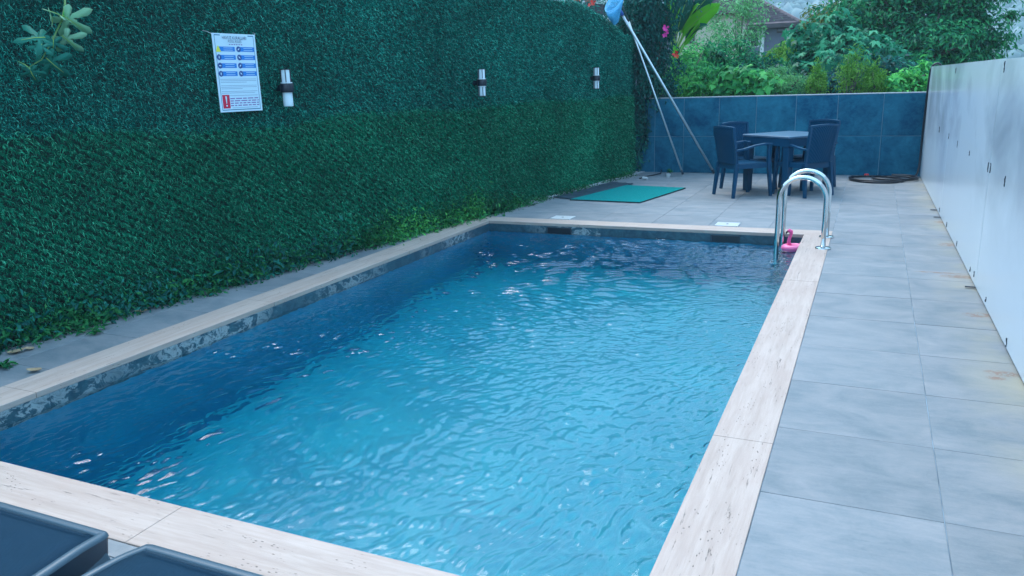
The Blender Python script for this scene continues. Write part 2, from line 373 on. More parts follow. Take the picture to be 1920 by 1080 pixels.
# ring of ground around the raised terrace
tag(g.build('ground', 'ground_soil'), kind='structure')
deck = MB()
for x0, x1, y0, y1 in ((-5.4, PXL - .05, -3, 13.5), (PXR + .05, 1.0, -3, 13.5), (PXL - .05, PXR + .05, -3, PYN - .05), (PXL - .05, PXR + .05, PYF + .05, 13.5)):
    deck.box(((x0 + x1) / 2, (y0 + y1) / 2, -.5035), (x1 - x0, y1 - y0, 1.0))
pool_deck = tag(deck.build('pool_deck', 'grout'), kind='structure')

tile_meshes = {}
def lay(regions, T=.61, g_=.003):
    for rx0, rx1, ry0, ry1 in regions:
        i0 = math.floor((rx0 + .283) / T); i1 = math.ceil((rx1 + .283) / T)
        j0 = math.floor((ry0 - 2.80) / T); j1 = math.ceil((ry1 - 2.80) / T)
        for i in range(i0, i1):
            for j in range(j0, j1):
                x0 = max(rx0, -.283 + i * T) ; x1 = min(rx1, -.283 + (i + 1) * T)
                y0 = max(ry0, 2.80 + j * T); y1 = min(ry1, 2.80 + (j + 1) * T)
                if x1 - x0 < .03 or y1 - y0 < .03: continue
                key = (round(x1 - x0, 3), round(y1 - y0, 3))
                if key not in tile_meshes:
                    m = MB(); m.box((0, 0, 0), (key[0] - g_, key[1] - g_, .012), b=.0012); tile_meshes[key] = m.mesh('tile')
                o = link_mesh('tile', tile_meshes[key], 'deck_tile_mat', pool_deck)
                o.location = ((x0 + x1) / 2, (y0 + y1) / 2, -.006 + rnd.uniform(-.0006, .0006))
                o.rotation_euler = (rnd.uniform(-.001, .001), rnd.uniform(-.001, .001), 0)
lay([(OXR, .80, .36, 13.18), (-2.9, OXR, .97, OYN), (OXL, OXR, OYF, 13.18), (-4.98, OXL, 1.0, OYF)])

# pool basin: floor, four walls, bench-free
b = MB(); D = -1.45
b.add([(PXL, PYN, D), (PXR, PYN, D), (PXR, PYF, D), (PXL, PYF, D)], [(0, 1, 2, 3)])
b.add([(PXL, PYN, D), (PXR, PYN, D), (PXR, PYN, -.028), (PXL, PYN, -.028)], [(0, 3, 2, 1)])
b.add([(PXL, PYF, D), (PXR, PYF, D), (PXR, PYF, -.028), (PXL, PYF, -.028)], [(0, 1, 2, 3)])
b.add([(PXL, PYN, D), (PXL, PYF, D), (PXL, PYF, -.028), (PXL, PYN, -.028)], [(0, 1, 2, 3)])
b.add([(PXR, PYN, D), (PXR, PYF, D), (PXR, PYF, -.028), (PXR, PYN, -.028)], [(0, 3, 2, 1)])
basin = tag(b.build('pool_basin', 'pool_tile'), kind='structure')
for x in (-3.075, -1.28):
    m = MB(); m.box((x, PYF - .004, -.085), (.27, .010, .075)); sk = m.build('skimmer_mouth', 'black_metal', basin)
    m = MB(); m.box((x, PYF - .006, -.043), (.29, .014, .010)); m.box((x - .14, PYF - .006, -.085), (.012, .014, .075)); m.box((x + .14, PYF - .006, -.085), (.012, .014, .075)); m.build('rim', 'slot_dark', sk)

# water: a rippled surface
WZ = -.105
nx, ny = 420, 740
X = np.linspace(PXL + .001, PXR - .001, nx); Y = np.linspace(PYN + .001, PYF - .001, ny)
XX, YY = np.meshgrid(X, Y); rg = np.random.default_rng(5); H = np.zeros_like(XX)
def smooth_noise(sc, seed):
    q = np.random.default_rng(seed); o = np.zeros_like(XX)
    for _ in range(14):
        a = q.uniform(0, 6.28); f = sc * q.uniform(.5, 1.6); o += np.sin(f * (np.cos(a) * XX + np.sin(a) * YY) + q.uniform(0, 6.28))
    return o / 3.7
W1, W2, PA = smooth_noise(2.2, 1), smooth_noise(2.2, 2), smooth_noise(2.6, 3)
WARPX, WARPY = XX + .085 * W1 + .02 * smooth_noise(9, 4), YY + .085 * W2 + .02 * smooth_noise(9, 5)
def waves(n, l0, l1, mean, spread, seed):
    q = np.random.default_rng(seed); o = np.zeros_like(XX)
    for _ in range(n):
        lam = l0 * (l1 / l0) ** q.random(); th = q.normal(R(mean), R(spread))
        o += np.sin(2 * np.pi / lam * (np.cos(th) * WARPX + np.sin(th) * WARPY) + q.uniform(0, 6.28))
    return o / math.sqrt(n / 2)
FAR = np.clip((YY - 3.6) / 2.2, 0, 1)
def field(n, l0, l1, seed): return waves(n, l0, l1, -14, 38, seed) * np.sqrt(1 - FAR) + waves(n, l0, l1, 96, 30, seed + 50) * np.sqrt(FAR)
G1, G2, G3 = field(18, .13, .26, 11), field(18, .06, .12, 12), field(16, .032, .055, 13)
H = .0034 * np.sqrt(G1 ** 2 + .012) * (1 + .35 * PA) + .0018 * np.sqrt(G2 ** 2 + .015) * (1 - .45 * W1) + .00036 * G3 * (1 + .5 * W2)
for (cx, cy_, lam, amp, rad) in ((-3.35, 2.45, .055, .0026, .45), (-3.15, 2.6, .034, .0014, .5), (-2.0, 2.3, .13, .0012, .9), (-1.3, 2.6, .11, .0010, .8)):
    rr = np.hypot(XX - cx, YY - cy_); H += amp * np.sin(2 * np.pi * rr / lam + 1.2 * G1) * np.exp(-(rr / rad) ** 2) * (.6 + .4 * PA)
H -= H.mean()
V = np.stack([XX, YY, WZ + H], -1).reshape(-1, 3)
ii = (np.arange(ny - 1)[:, None] * nx + np.arange(nx - 1)[None]).ravel()
water = link_mesh('pool_water', np_mesh('pool_water', V, np.stack([ii, ii + 1, ii + 1 + nx, ii + nx], -1)), 'water', smooth=True)
tag(water, kind='structure')

# coping slabs, one object each
coping = empty('pool_coping', ((PXL + PXR) / 2, (PYN + PYF) / 2, 0), label='pale travertine coping framing the whole swimming pool', cat='pool edge')
def slab(x0, x1, y0, y1, mat):
    m = MB(); m.box(((x0 + x1) / 2 - coping.location.x, (y0 + y1) / 2 - coping.location.y, -.0125), (x1 - x0 - .002, y1 - y0 - .002, .033))
    o = m.build('slab', mat, coping); bv = o.modifiers.new('bevel', 'BEVEL'); bv.width = .003; bv.segments = 2
for x0, x1 in ((OXL, -2.262), (-2.262, OXR)): slab(x0, x1, OYN, PYN, 'travertine_x')
for x0, x1 in ((OXL, -2.35), (-2.35, OXR)): slab(x0, x1, PYF, OYF, 'travertine_x')
for y0, y1 in ((PYN, 2.52), (2.52, 4.39), (4.39, 6.3), (6.3, PYF)): slab(OXL, PXL, y0, y1, 'travertine_y')
for y0, y1 in ((PYN, 3.22), (3.22, 6.14), (6.14, PYF)): slab(PXR, OXR, y0, y1, 'travertine_y')

# white marble kerb under the hedge beyond the pool
k0, k1 = Vector((-4.17, 8.31, 0)), Vector((-3.47, 13.18, 0)); d = (k1 - k0).normalized(); n_ = Vector((-d.y, d.x, 0))
kb = MB(); vs = [k0, k1, k1 + n_ * .22, k0 + n_ * .22]; kb.add([(p.x, p.y, -.01) for p in vs] + [(p.x, p.y, .012) for p in vs], [(4, 5, 6, 7), (0, 1, 5, 4), (1, 2, 6, 5), (3, 7, 6, 2), (0, 4, 7, 3)])
tag(kb.build('kerb', 'stone_white'), kind='structure')

# ------------------------------------------------------------------ back wall with its tiles
MAT['grout_pale'] = simple('grout_pale', (.16, .27, .34), .9).m
bw = MB(); bw.box(((-4.2 + .78) / 2, WY + .0895, .59), (4.98, .17, 1.225)); 
back_wall = tag(bw.build('low_wall', 'grout_pale'), 'low garden wall faced with dark blue-grey stone tiles', 'wall')
cp = MB(); cp.box(((-4.2 + .78) / 2, WY + .10, 1.2115), (4.98, .21, .012)); cp.build('cap', 'stone_white', back_wall)
xs = [-3.9, -3.31, -2.83, -2.265, -1.69, -1.10, -.503, .124, .70]
for i in range(8):
    for (z0, z1) in ((.0, .590), (.590, 1.205)):
        m = MB(); m.box((0, 0, 0), (xs[i + 1] - xs[i] - .009, .012, z1 - z0 - .008), b=.001)
        o = m.build('tile', 'wall_tile_mat', back_wall); o.location = ((xs[i] + xs[i + 1]) / 2, WY + .001 + rnd.uniform(0, .002), (z0 + z1) / 2)

# ------------------------------------------------------------------ panel wall on the right
pw = empty('panel_wall', (wallx(6), 6, 0), label='long pale grey-blue panel wall closing the right side of the terrace', cat='wall')
def P_(x, y, z): return (x - pw.location.x, y - pw.location.y, z)
def wall_quad_box(y0, y1, z0, z1, th, off, name, mat):
    a, b = wallx(y0) + off, wallx(y1) + off
    m = MB(); v = [P_(a, y0, z0), P_(b, y1, z0), P_(b + th, y1, z0), P_(a + th, y0, z0), P_(a, y0, z1), P_(b, y1, z1), P_(b + th, y1, z1), P_(a + th, y0, z1)]
    m.add(v, [(0, 3, 2, 1), (4, 5, 6, 7), (0, 1, 5, 4), (1, 2, 6, 5), (2, 3, 7, 6), (3, 0, 4, 7)]); return m.build(name, mat, pw)
ys = [-3.0, .05, 3.16, 6.28, 9.40, 13.19]
for a, c in zip(ys[:-1], ys[1:]): wall_quad_box(a + .005, c - .005, .015, 1.565 + rnd.uniform(-.003, .003), .02, 0, 'panel', 'panel_mat')
wall_quad_box(-3, 13.21, .0, 1.55, .10, .022, 'core', 'panel_edge')
simple('joint_grey', (.07, .10, .13), .7)
for y in ys[1:-1]: wall_quad_box(y - .0045, y + .0045, .02, 1.555, .016, .004, 'joint', 'joint_grey')
wall_quad_box(-3, 13.195, -.0, .012, .012, .006, 'seal', 'slot_dark')
for y, z in ((8.458, .842), (7.466, .846), (6.33, .85), (6.22, .855), (5.573, .844), (9.366, .85), (10.559, .843), (9.34, 1.503), (6.14, 1.516), (9.538, .057), (8.631, .056), (7.646, .057), (6.633, .06), (6.402, .075), (5.74, .06), (4.862, .045), (4.45, .85), (3.6, .06)):
    m = MB(); hgt = rnd.uniform(.035, .075) if z > .3 else rnd.uniform(.03, .05)
    k = 7; pts = []
    for q in range(k):       # ragged bead of sealant squeezed out of a fixing slot
        zz = z - hgt / 2 + hgt * q / (k - 1); pts.append(P_(wallx(y) - .001, y + rnd.uniform(-.008, .008), zz))
    m.tube(pts, [.0025 + rnd.random() * .004 for _ in pts], 5); m.build('fixing_slot', 'slot_dark', pw)
for y in (9.85, 9.35, 6.27):
    m = MB(); m.box(P_(wallx(y) - .028, y, .012), (.075, .022, .006)); m.build('bracket', 'black_metal', pw)

# ------------------------------------------------------------------ artificial grass wall
hw = empty('artificial_grass_wall', (HA.x, 2.9, 0), label='tall wall covered with dark green artificial grass matting', cat='wall')
def HP(v): return (v.x - HA.x, v.y - 2.9, v.z)
def htop(y):            # height of the wall's top along its length
    if y < 10.9: return 2.585
    if y < 12.6: return 2.585 - .38 * ((y - 10.9) / 1.7) ** 1.5
    return 2.20
Ys = [-1.0 + .25 * i for i in range(57)]; Ys = [y for y in Ys if y < 13.0] + [13.0]
core = MB()
for a, c in zip(Ys[:-1], Ys[1:]):
    v = []
    for o_ in (-.012, -.16):
        for y in (a, c): v += [HP(hedge(y, -.02, o_)), HP(hedge(y, htop(y) - .02, o_))]
    core.add(v, [(0, 2, 3, 1), (4, 5, 7, 6), (1, 3, 7, 5)] + ([(0, 1, 5, 4)] if a == Ys[0] else []) + ([(2, 6, 7, 3)] if c == Ys[-1] else []))
core.build('wall_core', 'turf_backing', hw)
def band(y): return 1.255 + .012 * math.sin(y * 23) * math.sin(y * 7.7) - (.03 if y < 5.6 else 0) + .018 * math.sin(y * 2.1) + .012 * math.sin(y * 5.3) + .07 * max(0, (4.6 - y) / 1.6) ** 1.0 * (1 if y < 4.6 else 0)
def blades(name, n, zlo, zhi, mat, seed, lattice, length, out0=0.0):
    r = np.random.default_rng(seed)
    # denser near the camera: sample y with weight ~ 1/dist
    u = r.random(n); y0, y1 = 1.7, 13.0; k = 1.25
    y = y0 * 1.0 + (y1 - y0) * u ** k
    lo = np.array([zlo(q) for q in y]) if callable(zlo) else np.full(n, zlo); hi = np.array([zhi(q) for q in y]) if callable(zhi) else np.full(n, zhi)
    z = lo + (hi - lo) * r.random(n)
    s = (y - HA.y) / HD.y
    if lattice:       # tufts sit on a diagonal lattice
        a = (s * .62 + z) / lattice; b2 = (s * .9 - z * .85) / (lattice * .9)
        a = np.round(a) + r.normal(0, .19, n); b2 = np.round(b2) + r.normal(0, .22, n)
        A_ = a * lattice; B_ = b2 * lattice * .9
        s = (A_ * .85 + B_) / (.62 * .85 + .9); z = A_ - s * .62
        y = s * HD.y + HA.y
    wave = .012 * np.sin(y * 3.1) * np.sin(z * 2.3 + 1)
    out = out0 + wave + r.normal(0, .004, n)
    L = length * r.uniform(.6, 1.35, n) * (1 + .03 * (y - 3)); Wd = L * r.uniform(.08, .14, n) * (1 + .08 * (y - 3))
    base = np.stack([HA.x + HD.x * s + HN.x * out, HA.y + HD.y * s + HN.y * out, z], -1)
    d = np.array(HN)[None] * r.uniform(.25, 1.1, n)[:, None] + r.normal(0, .42 if lattice else .62, (n, 3)); d[:, 2] -= .18
    d /= np.linalg.norm(d, axis=1)[:, None]
    side = np.cross(d, r.normal(0, 1, (n, 3))); side /= np.linalg.norm(side, axis=1)[:, None]
    tip = base + d * L[:, None]; tip[:, 2] -= L * .25
    midp = base + d * (L * .55)[:, None]
    V = np.stack([base, midp + side * Wd[:, None] * .5, tip, midp - side * Wd[:, None] * .5], 1).reshape(-1, 3)
    V -= np.array([HA.x, 2.9, 0]); i = np.arange(n)[:, None] * 4
    o = link_mesh(name, np_mesh(name, V, i + np.array([[0, 1, 2, 3]])), mat, hw); tag(o, kind='stuff'); return o
up = blades('upper_grass_mat', 310000, lambda q: band(q) + .0, lambda q: htop(q) + .01, 'turf_upper', 1, None, .028)
lo_ = blades('lower_grass_mat', 310000, -.01, lambda q: band(q) + .01, 'turf_lower', 2, .060, .030, .022)
# rolled lower hem of the upper mat is backed by a fold
# ------------------------------------------------------------------ leaf tools
T_SIMPLE = (np.array([(0, 0, 0), (.42, .20, .05), (1, 0, -.10), (.42, -.20, .05)]), [(0, 3, 2), (0, 2, 1)])
T_SLIM = (np.array([(0, 0, 0), (.4, .11, .04), (1, 0, -.12), (.4, -.11, .04)]), [(0, 3, 2), (0, 2, 1)])
def lobed(n_l, depth, pts_per=3, span=R(300), point=.5):
    vs = [(0, 0, 0)]; out = []
    N = n_l * 2 + 1
    for i in range(N):
        a = -span / 2 + span * i / (N - 1)
        mid = 1 - abs(a) / (span / 2) * .42
        rr = mid if i % 2 == 1 else mid * depth
        out.append((math.cos(a) * rr * .62 + .30, math.sin(a) * rr * .62, -.10 * rr * rr + (.05 if i % 2 == 0 else -.05)))
    vs += [(0.02, 0, 0)] + out; vs[0] = (.30, 0, .04)
    k = len(vs) - 1
    fs = [(0, 1 + i, 1 + (i + 1) % k) for i in range(k)]
    return np.array(vs), fs
T_LOBED = lobed(5, .52); T_PALM = lobed(3, .62, span=R(260))
def scatter_mesh(name, tmpl, pos, fwd, nrm, size, jitter=.25, seed=0):
    r = np.random.default_rng(seed); tv, tf = tmpl; n = len(pos); tf = np.array(tf)
    f = fwd / np.linalg.norm(fwd, axis=1)[:, None]
    s = np.cross(nrm, f); s /= (np.linalg.norm(s, axis=1)[:, None] + 1e-9); u = np.cross(f, s)
    k = size[:, None, None] * np.array([1.0, 1.0, 1.0])
    fl = r.uniform(.7, 1.2, n)[:, None]
    V = pos[:, None] + size[:, None, None] * (tv[None, :, 0:1] * f[:, None] + tv[None, :, 1:2] * (s * fl)[:, None] + tv[None, :, 2:3] * 1.5 * u[:, None])
    F = (np.arange(n)[:, None, None] * len(tv) + tf[None]).reshape(-1, tf.shape[1])
    return np_mesh(name, V.reshape(-1, 3), F)
def crown(name, blobs, n, size, tmpl, mat, parent, seed=0, clump=.20, up=.5, nclump=26, droop=.3, fill=.55):
    """leaves gathered in clumps over the shells of several ellipsoids (cx,cy,cz,rx,ry,rz)"""
    r = np.random.default_rng(seed); B = np.array(blobs, float); wgt = (B[:, 3] * B[:, 5]) ** 1.0; wgt /= wgt.sum()
    pos, out = [], []
    for bi, b in enumerate(B):
        m = int(n * wgt[bi]); k = max(5, int(nclump))
        dc = r.normal(size=(k, 3)); dc /= np.linalg.norm(dc, axis=1)[:, None]; cr = r.uniform(fill, 1.08, k)
        C = b[:3] + dc * cr[:, None] * b[3:]
        idx = r.integers(0, k, m); p = C[idx] + r.normal(size=(m, 3)) * b[3:] * clump * r.uniform(.4, 1.2, k)[idx][:, None]
        pos.append(p); o = (p - b[:3]) / b[3:]; out.append(o / (np.linalg.norm(o, axis=1)[:, None] + 1e-6))
    pos = np.concatenate(pos); out = np.concatenate(out); m = len(pos)
    nrm = out * .6 + np.array([0, 0, up]) + r.normal(size=(m, 3)) * .38
    fwd = r.normal(size=(m, 3)) + out * .5; fwd -= (fwd * nrm).sum(1)[:, None] * nrm / (nrm * nrm).sum(1)[:, None]; fwd[:, 2] -= droop
    ploc = np.array(parent.location) if parent else 0
    sz = size * r.uniform(.55, 1.3, m)
    o = link_mesh(name, scatter_mesh(name, tmpl, pos - ploc, fwd, nrm, sz, seed=seed), mat, parent)
    tag(o, kind='stuff'); return o
def limbs(name, base, blobs, parent, r0=.12, seed=0, mat='bark'):
    q = random.Random(seed); m = MB(); L = Vector(parent.location); base = Vector(base)
    top = Vector((sum(b[0] for b in blobs) / len(blobs), sum(b[1] for b in blobs) / len(blobs), min(b[2] for b in blobs)))
    mid = base.lerp(top, .55) + Vector((q.uniform(-.1, .1), q.uniform(-.1, .1), 0))
    m.tube([base - L, mid - L, top - L], [r0, r0 * .75, r0 * .55], 8)
    for b in blobs:
        c = Vector(b[:3])
        for _ in range(4):
            e = c + Vector((q.uniform(-.8, .8) * b[3], q.uniform(-.8, .8) * b[4], q.uniform(-.2, .85) * b[5])); s = mid.lerp(top, q.random())
            m.tube([s - L, s.lerp(e, .5) + Vector((0, 0, .1)) - L, e - L], [r0 * .4, r0 * .25, r0 * .06], 5)
    return m.build(name, mat, parent, smooth=True)
def plant(name, label, cat, blobs, n, size, tmpl, mat, base=None, group=None, r0=.04, seed=0, **k):
    b0 = blobs[0]; base = base or (b0[0], b0[1], -.9)
    e = empty(name, base, label=label, cat=cat, group=group)
    crown('foliage' if cat != 'tree' else 'crown', blobs, n, size, tmpl, mat, e, seed, **k)
    limbs('stem' if cat != 'tree' else 'trunk', base, blobs, e, r0, seed); return e
def B(px, py, Y, rpx, rpy, ry=None):       # an ellipsoid given by the direction it is seen in and its distance
    c = at(px, py, Y); s = Y / 1480.8 * 1.02; return (c.x, c.y, c.z, rpx * s, ry or (rpx * s * .8), rpy * s)

# ------------------------------------------------------------------ plants behind the low wall
# dark climber at the end of the grass wall
e = empty('climbing_vine', (-3.5, 13.3, -.0), label='dark green climbing vine hanging at the far end of the grass wall', cat='climbing plant')
vb = [(-3.62, 13.15, 2.3, .38, .3, .55), (-3.45, 13.4, 2.9, .7, .5, .5), (-3.55, 13.1, 1.55, .26, .2, .5), (-3.56, 13.06, .75, .14, .12, .65), (-3.28, 13.5, 1.6, .28, .25, .45), (-3.42, 13.6, 2.3, .3, .3, .6)]
crown('foliage', vb, 13000, .085, T_SIMPLE, 'leaf_vine', e, 11, clump=.3, up=.2, nclump=40, droop=.8)
limbs('stem', (-3.52, 13.25, 0), vb, e, .018, 3)
def flower(px, py, Y, mat, s=.05, parent=None):
    p = at(px, py, Y); L = Vector(parent.location); m = MB()
    for k in range(5):
        a = k * 1.2566 + rnd.random(); d = Vector((math.cos(a), -.5, math.sin(a))).normalized(); q = d.cross(Vector((0, 1, 0))).normalized()
        c = p - L; m.add([c, c + d * s * .7 + q * s * .35, c + d * s * 1.1, c + d * s * .7 - q * s * .35], [(0, 1, 2, 3)])
    m.lathe([(.0, -s * .6), (s * .25, -s * .2), (s * .3, 0)], c=(p - L), n=8)
    return m.build('flower', mat, parent)
for px, py, s in ((1249, 52, .06), (1247, 66, .045), (1251, 60, .04)): tag(flower(px, py, 13.0, 'petal_pink', s, e), 'pink flower')
for px, py, s in ((1267, 101, .06), (1270, 105, .04)): tag(flower(px, py, 13.1, 'petal_red', s, e), 'red flower')
e2 = empty('trumpet_vine', (-4.2, 12.2, 0), label='leafy vine with red flowers above the top of the grass wall', cat='climbing plant')
vb = [(-4.25, 11.7, 2.62, .35, .3, .16), (-4.1, 12.4, 2.55, .3, .3, .25), (-4.0, 12.9, 2.5, .3, .3, .3)]
crown('foliage', vb, 900, .075, T_SIMPLE, 'leaf_vine', e2, 12, clump=.3, nclump=14)
limbs('stem', (-4.2, 12.2, 0), vb, e2, .03, 4)
for px, py, s in ((1106, 2, .09), (1083, 1, .06), (1112, 4, .06)): tag(flower(px, py, 12.0, 'petal_red', s, e2), 'red flower')
m = MB(); a, c = at(1098, 14, 12.35), at(1145, 20, 12.8); m.bar(a, c, .05, .15); wp = m.build('wooden_beam', 'wood_dark'); tag(wp, 'dark weathered wooden beam over the top edge of the grass wall', 'beam')

# banana plant
bp = empty('banana_plant', (at(1262, 120, 14.8).x, 14.8, -.9), label='banana plant with broad yellow-green leaves behind the climber', cat='plant')
L = Vector(bp.location); st = at(1264, 130, 14.7); c0 = at(1267, 84, 14.6)
MB().tube([(0, 0, 0), st - L, c0 - L], [.09, .075, .055], 10).build('stem', 'leaf_banana', bp, True)
def banana_leaf(p0, p1, p2, wid, roll, mat='leaf_banana'):
    p0, p1, p2 = Vector(p0), Vector(p1), Vector(p2); n = 20; v = []; f = []
    for i in range(n + 1):
        u = i / n; c = p0 * (1 - u) ** 2 + p1 * 2 * u * (1 - u) + p2 * u * u; dd = ((p1 - p0) * (1 - u) + (p2 - p1) * u).normalized()
        s = Matrix.Rotation(R(roll), 3, dd) @ dd.cross(Vector((.15, -1, .25))).normalized()
        ww = .012 if u < .28 else wid * math.sin(math.pi * (.06 + .94 * (u - .28) / .72)) ** .55 + .004
        nn = s.cross(dd); j = rnd.uniform(-.02, .02) if u > .3 else 0
        v += [c + s * ww + nn * (ww * .35) + dd * j, c, c - s * ww + nn * (ww * .35) + dd * j]
    for i in range(n):
        k = i * 3; f += [(k, k + 3, k + 4, k + 1), (k + 1, k + 4, k + 5, k + 2)]
    m = MB(); m.add([p - L for p in v], f); o = m.build('leaf', mat, bp, True)
    sd_ = o.modifiers.new('thick', 'SOLIDIFY'); sd_.thickness = .003
    rib = MB(); rib.tube([v[i * 3 + 1] - L for i in range(n + 1)], [.014 - .010 * i / n for i in range(n + 1)], 6); rib.build('midrib', 'rib_pale', o, True)
simple('rib_pale', (.30, .48, .10), .5); simple('leaf_blue', (.01, .12, .085), .35)
for a_, b_2, c_, wd, ro, mt in (((1266, 92), (1258, 40), (1262, -30), .13, 20, 'leaf_banana'), ((1268, 88), (1282, 38), (1312, 8), .12, -50, 'leaf_banana'), ((1270, 92), (1290, 40), (1352, 6), .14, 35, 'leaf_banana'),
                        ((1266, 88), (1272, 30), (1300, -30), .14, 0, 'leaf_blue'), ((1272, 96), (1298, 50), (1326, 48), .075, -30, 'leaf_blue'), ((1264, 96), (1252, 60), (1238, 40), .06, 30, 'leaf_blue'),
                        ((1270, 90), (1300, 10), (1348, -22), .13, 15, 'leaf_blue'), ((1274, 100), (1292, 70), (1312, 40), .06, 60, 'leaf_banana'), ((1262, 92), (1262, 50), (1276, 14), .055, -70, 'leaf_banana')):
    banana_leaf(at(*a_, 14.6), at(*b_2, 14.5), at(*c_, 14.3), wd, ro, mt)

VG = 'garden shrubs behind the low wall'
plant('leafy_shrub', 'bushy bright green shrub behind the left end of the low wall', 'shrub', [B(1290, 150, 14.2, 48, 38), B(1252, 165, 14.0, 28, 26), B(1320, 165, 14.1, 42, 24), B(1300, 120, 15, 40, 30)], 5200, .085, T_SIMPLE, 'leaf_bright', seed=21, group=VG, clump=.24)
plant('climbing_rose', 'tall airy shrub with small pale leaves in front of the house', 'shrub', [B(1368, 40, 17, 34, 50), B(1345, 80, 16.5, 42, 32), B(1402, 85, 17, 28, 30), B(1412, 18, 17.5, 32, 18), B(1418, 55, 17, 16, 26)], 2500, .085, T_SIMPLE, 'leaf_airy', seed=22, group=VG, clump=.30, nclump=20)
plant('leafy_shrub', 'dense mid-green shrub in the middle of the garden strip', 'shrub', [B(1370, 115, 15.5, 50, 32), B(1330, 120, 15.3, 36, 28), B(1420, 132, 15.6, 36, 24)], 4200, .10, T_SIMPLE, 'leaf_tree', seed=23, group=VG, clump=.24)
plant('grape_vine', 'broad-leaved vine just above the low wall behind the table', 'shrub', [B(1385, 150, 14.0, 34, 26), B(1425, 160, 14.0, 36, 20), B(1360, 168, 13.9, 22, 12)], 900, .17, T_PALM, 'leaf_bright', seed=24, group=VG, clump=.28)
plant('leafy_shrub', 'low fine-leaved light green shrub on the wall top behind the right chairs', 'shrub', [B(1480, 160, 13.9, 34, 18), B(1455, 140, 14.3, 28, 18)], 3200, .05, T_SLIM, 'leaf_airy', seed=25, group=VG, clump=.26)
plant('leafy_shrub', 'yellow-green shrub in front of the house wall', 'shrub', [B(1482, 94, 17.5, 28, 14), B(1500, 80, 18, 16, 12), B(1455, 108, 17.5, 22, 14), B(1490, 122, 16.5, 32, 22)], 2600, .11, T_SIMPLE, 'leaf_yellow', seed=26, group=VG, clump=.26)
plant('fig_tree', 'fig bush with large lobed blue-green leaves left of the big round tree', 'tree', [B(1540, 75, 16.5, 42, 38), B(1600, 100, 16.2, 56, 34), B(1560, 125, 15.8, 56, 34), B(1650, 120, 16.4, 36, 34), B(1520, 120, 16, 28, 30)], 2100, .22, T_LOBED, 'leaf_fig', seed=27, group='trees beyond the low wall', clump=.26, r0=.06)
plant('autumn_tree', 'small tree with yellow and rust tinged foliage beside the house roof', 'tree', [B(1542, 42, 23, 32, 26), B(1520, 66, 23, 16, 16), B(1570, 30, 23.5, 28, 26)], 2300, .14, T_SLIM, 'leaf_autumn', seed=28, group='trees beyond the low wall', r0=.07)
plant('round_tree', 'big dense dark green tree with a rounded crown at the right', 'tree', [B(1700, 0, 20, 115, 75), B(1790, 50, 20, 78, 66), B(1650, 40, 19.6, 80, 55), B(1720, 85, 19.4, 100, 60), B(1810, 105, 20, 62, 44), B(1780, -40, 20, 90, 60), B(1700, 130, 19, 60, 40), B(1620, 0, 20, 50, 40)], 30000, .125, T_SIMPLE, 'leaf_tree', base=(.6, 20.2, -.9), seed=29, group='trees beyond the low wall', r0=.16, clump=.15, nclump=60)
for i, (px, py, rx, ry, lb) in enumerate(((1532, 148, 15, 26, 'short yellow-green conifer bush, leftmost of three above the wall'), (1602, 135, 24, 40, 'tallest yellow-green feathery conifer bush in front of the fig leaves'), (1640, 150, 16, 28, 'slim yellow-green conifer bush right of the tallest one'))):
    plant('conifer_bush', lb, 'shrub', [B(px, py + 12, 13.9, rx, ry * .55), B(px - 3, py - 4, 13.9, rx * .5, ry * .7), B(px + rx * .7, py + 8, 13.9, rx * .35, ry * .6), B(px - rx * .8, py + 14, 13.8, rx * .4, ry * .45)], 2300, .055, T_SLIM, 'leaf_yellow', seed=31 + i, group='conifer bushes behind the wall', clump=.42, up=.1, droop=-.7)
plant('leafy_shrub', 'bushy green shrub above the wall beside the panel wall end', 'shrub', [B(1715, 152, 14.1, 34, 20), B(1675, 160, 14.0, 24, 14), B(1738, 140, 14.4, 14, 22)], 1500, .11, T_SIMPLE, 'leaf_bright', seed=36, group=VG, clump=.28)
plant('dark_shrub', 'dark leafy undergrowth below the trees behind the wall', 'shrub', [B(1660, 150, 15.4, 70, 34), B(1560, 160, 15.0, 60, 22), B(1460, 150, 15.4, 60, 30), B(1370, 160, 15.2, 60, 24)], 6000, .13, T_SIMPLE, 'leaf_vine', seed=37, clump=.3)

# ------------------------------------------------------------------ the house beyond the garden
HY = 40.0
e_r = at(1500, 41, HY)       # eave corner
hs = empty('tile_roofed_house', (e_r.x - 4, HY + 4, -.9), label='grey rendered house with a brown tiled hip roof behind the shrubs', cat='house')
L = Vector(hs.location)
ez = e_r.z; x1 = e_r.x; x0 = x1 - 8.5; ya, yb = HY, HY + 9; rz_ = ez + 2.35
rl, rr_ = Vector((x0 + 3.8, HY + 4.2, rz_)), Vector((x1 - 4.0, HY + 4.2, rz_))
c = [Vector((x0, ya, ez)), Vector((x1, ya, ez)), Vector((x1, yb, ez)), Vector((x0, yb, ez))]
m = MB(); m.add([p - L for p in (*c, rl, rr_)], [(0, 1, 5, 4), (1, 2, 5), (2, 3, 4, 5), (3, 0, 4)]); roof = m.build('roof', 'roof_mat', hs)
rows = MB()       # pantile courses
for i in range(1, 22):
    u = i / 22
    a, q = (c[0].lerp(rl, u), c[1].lerp(rr_, u)); rows.bar(a - L + Vector((0, 0, .03)), q - L + Vector((0, 0, .03)), .07, .07)
    a, q = (c[1].lerp(rr_, u), c[2].lerp(rr_, u)); rows.bar(a - L + Vector((0, 0, .03)), q - L + Vector((0, 0, .03)), .07, .07)
tag(rows.build('tile_courses', 'roof_mat', roof), kind='stuff')
m = MB(); m.tube([c[1] - L, rr_ - L, rl - L], .10, 6); m.tube([c[0] - L, rl - L], .10, 6); m.build('ridge', 'roof_mat', roof)
m = MB()
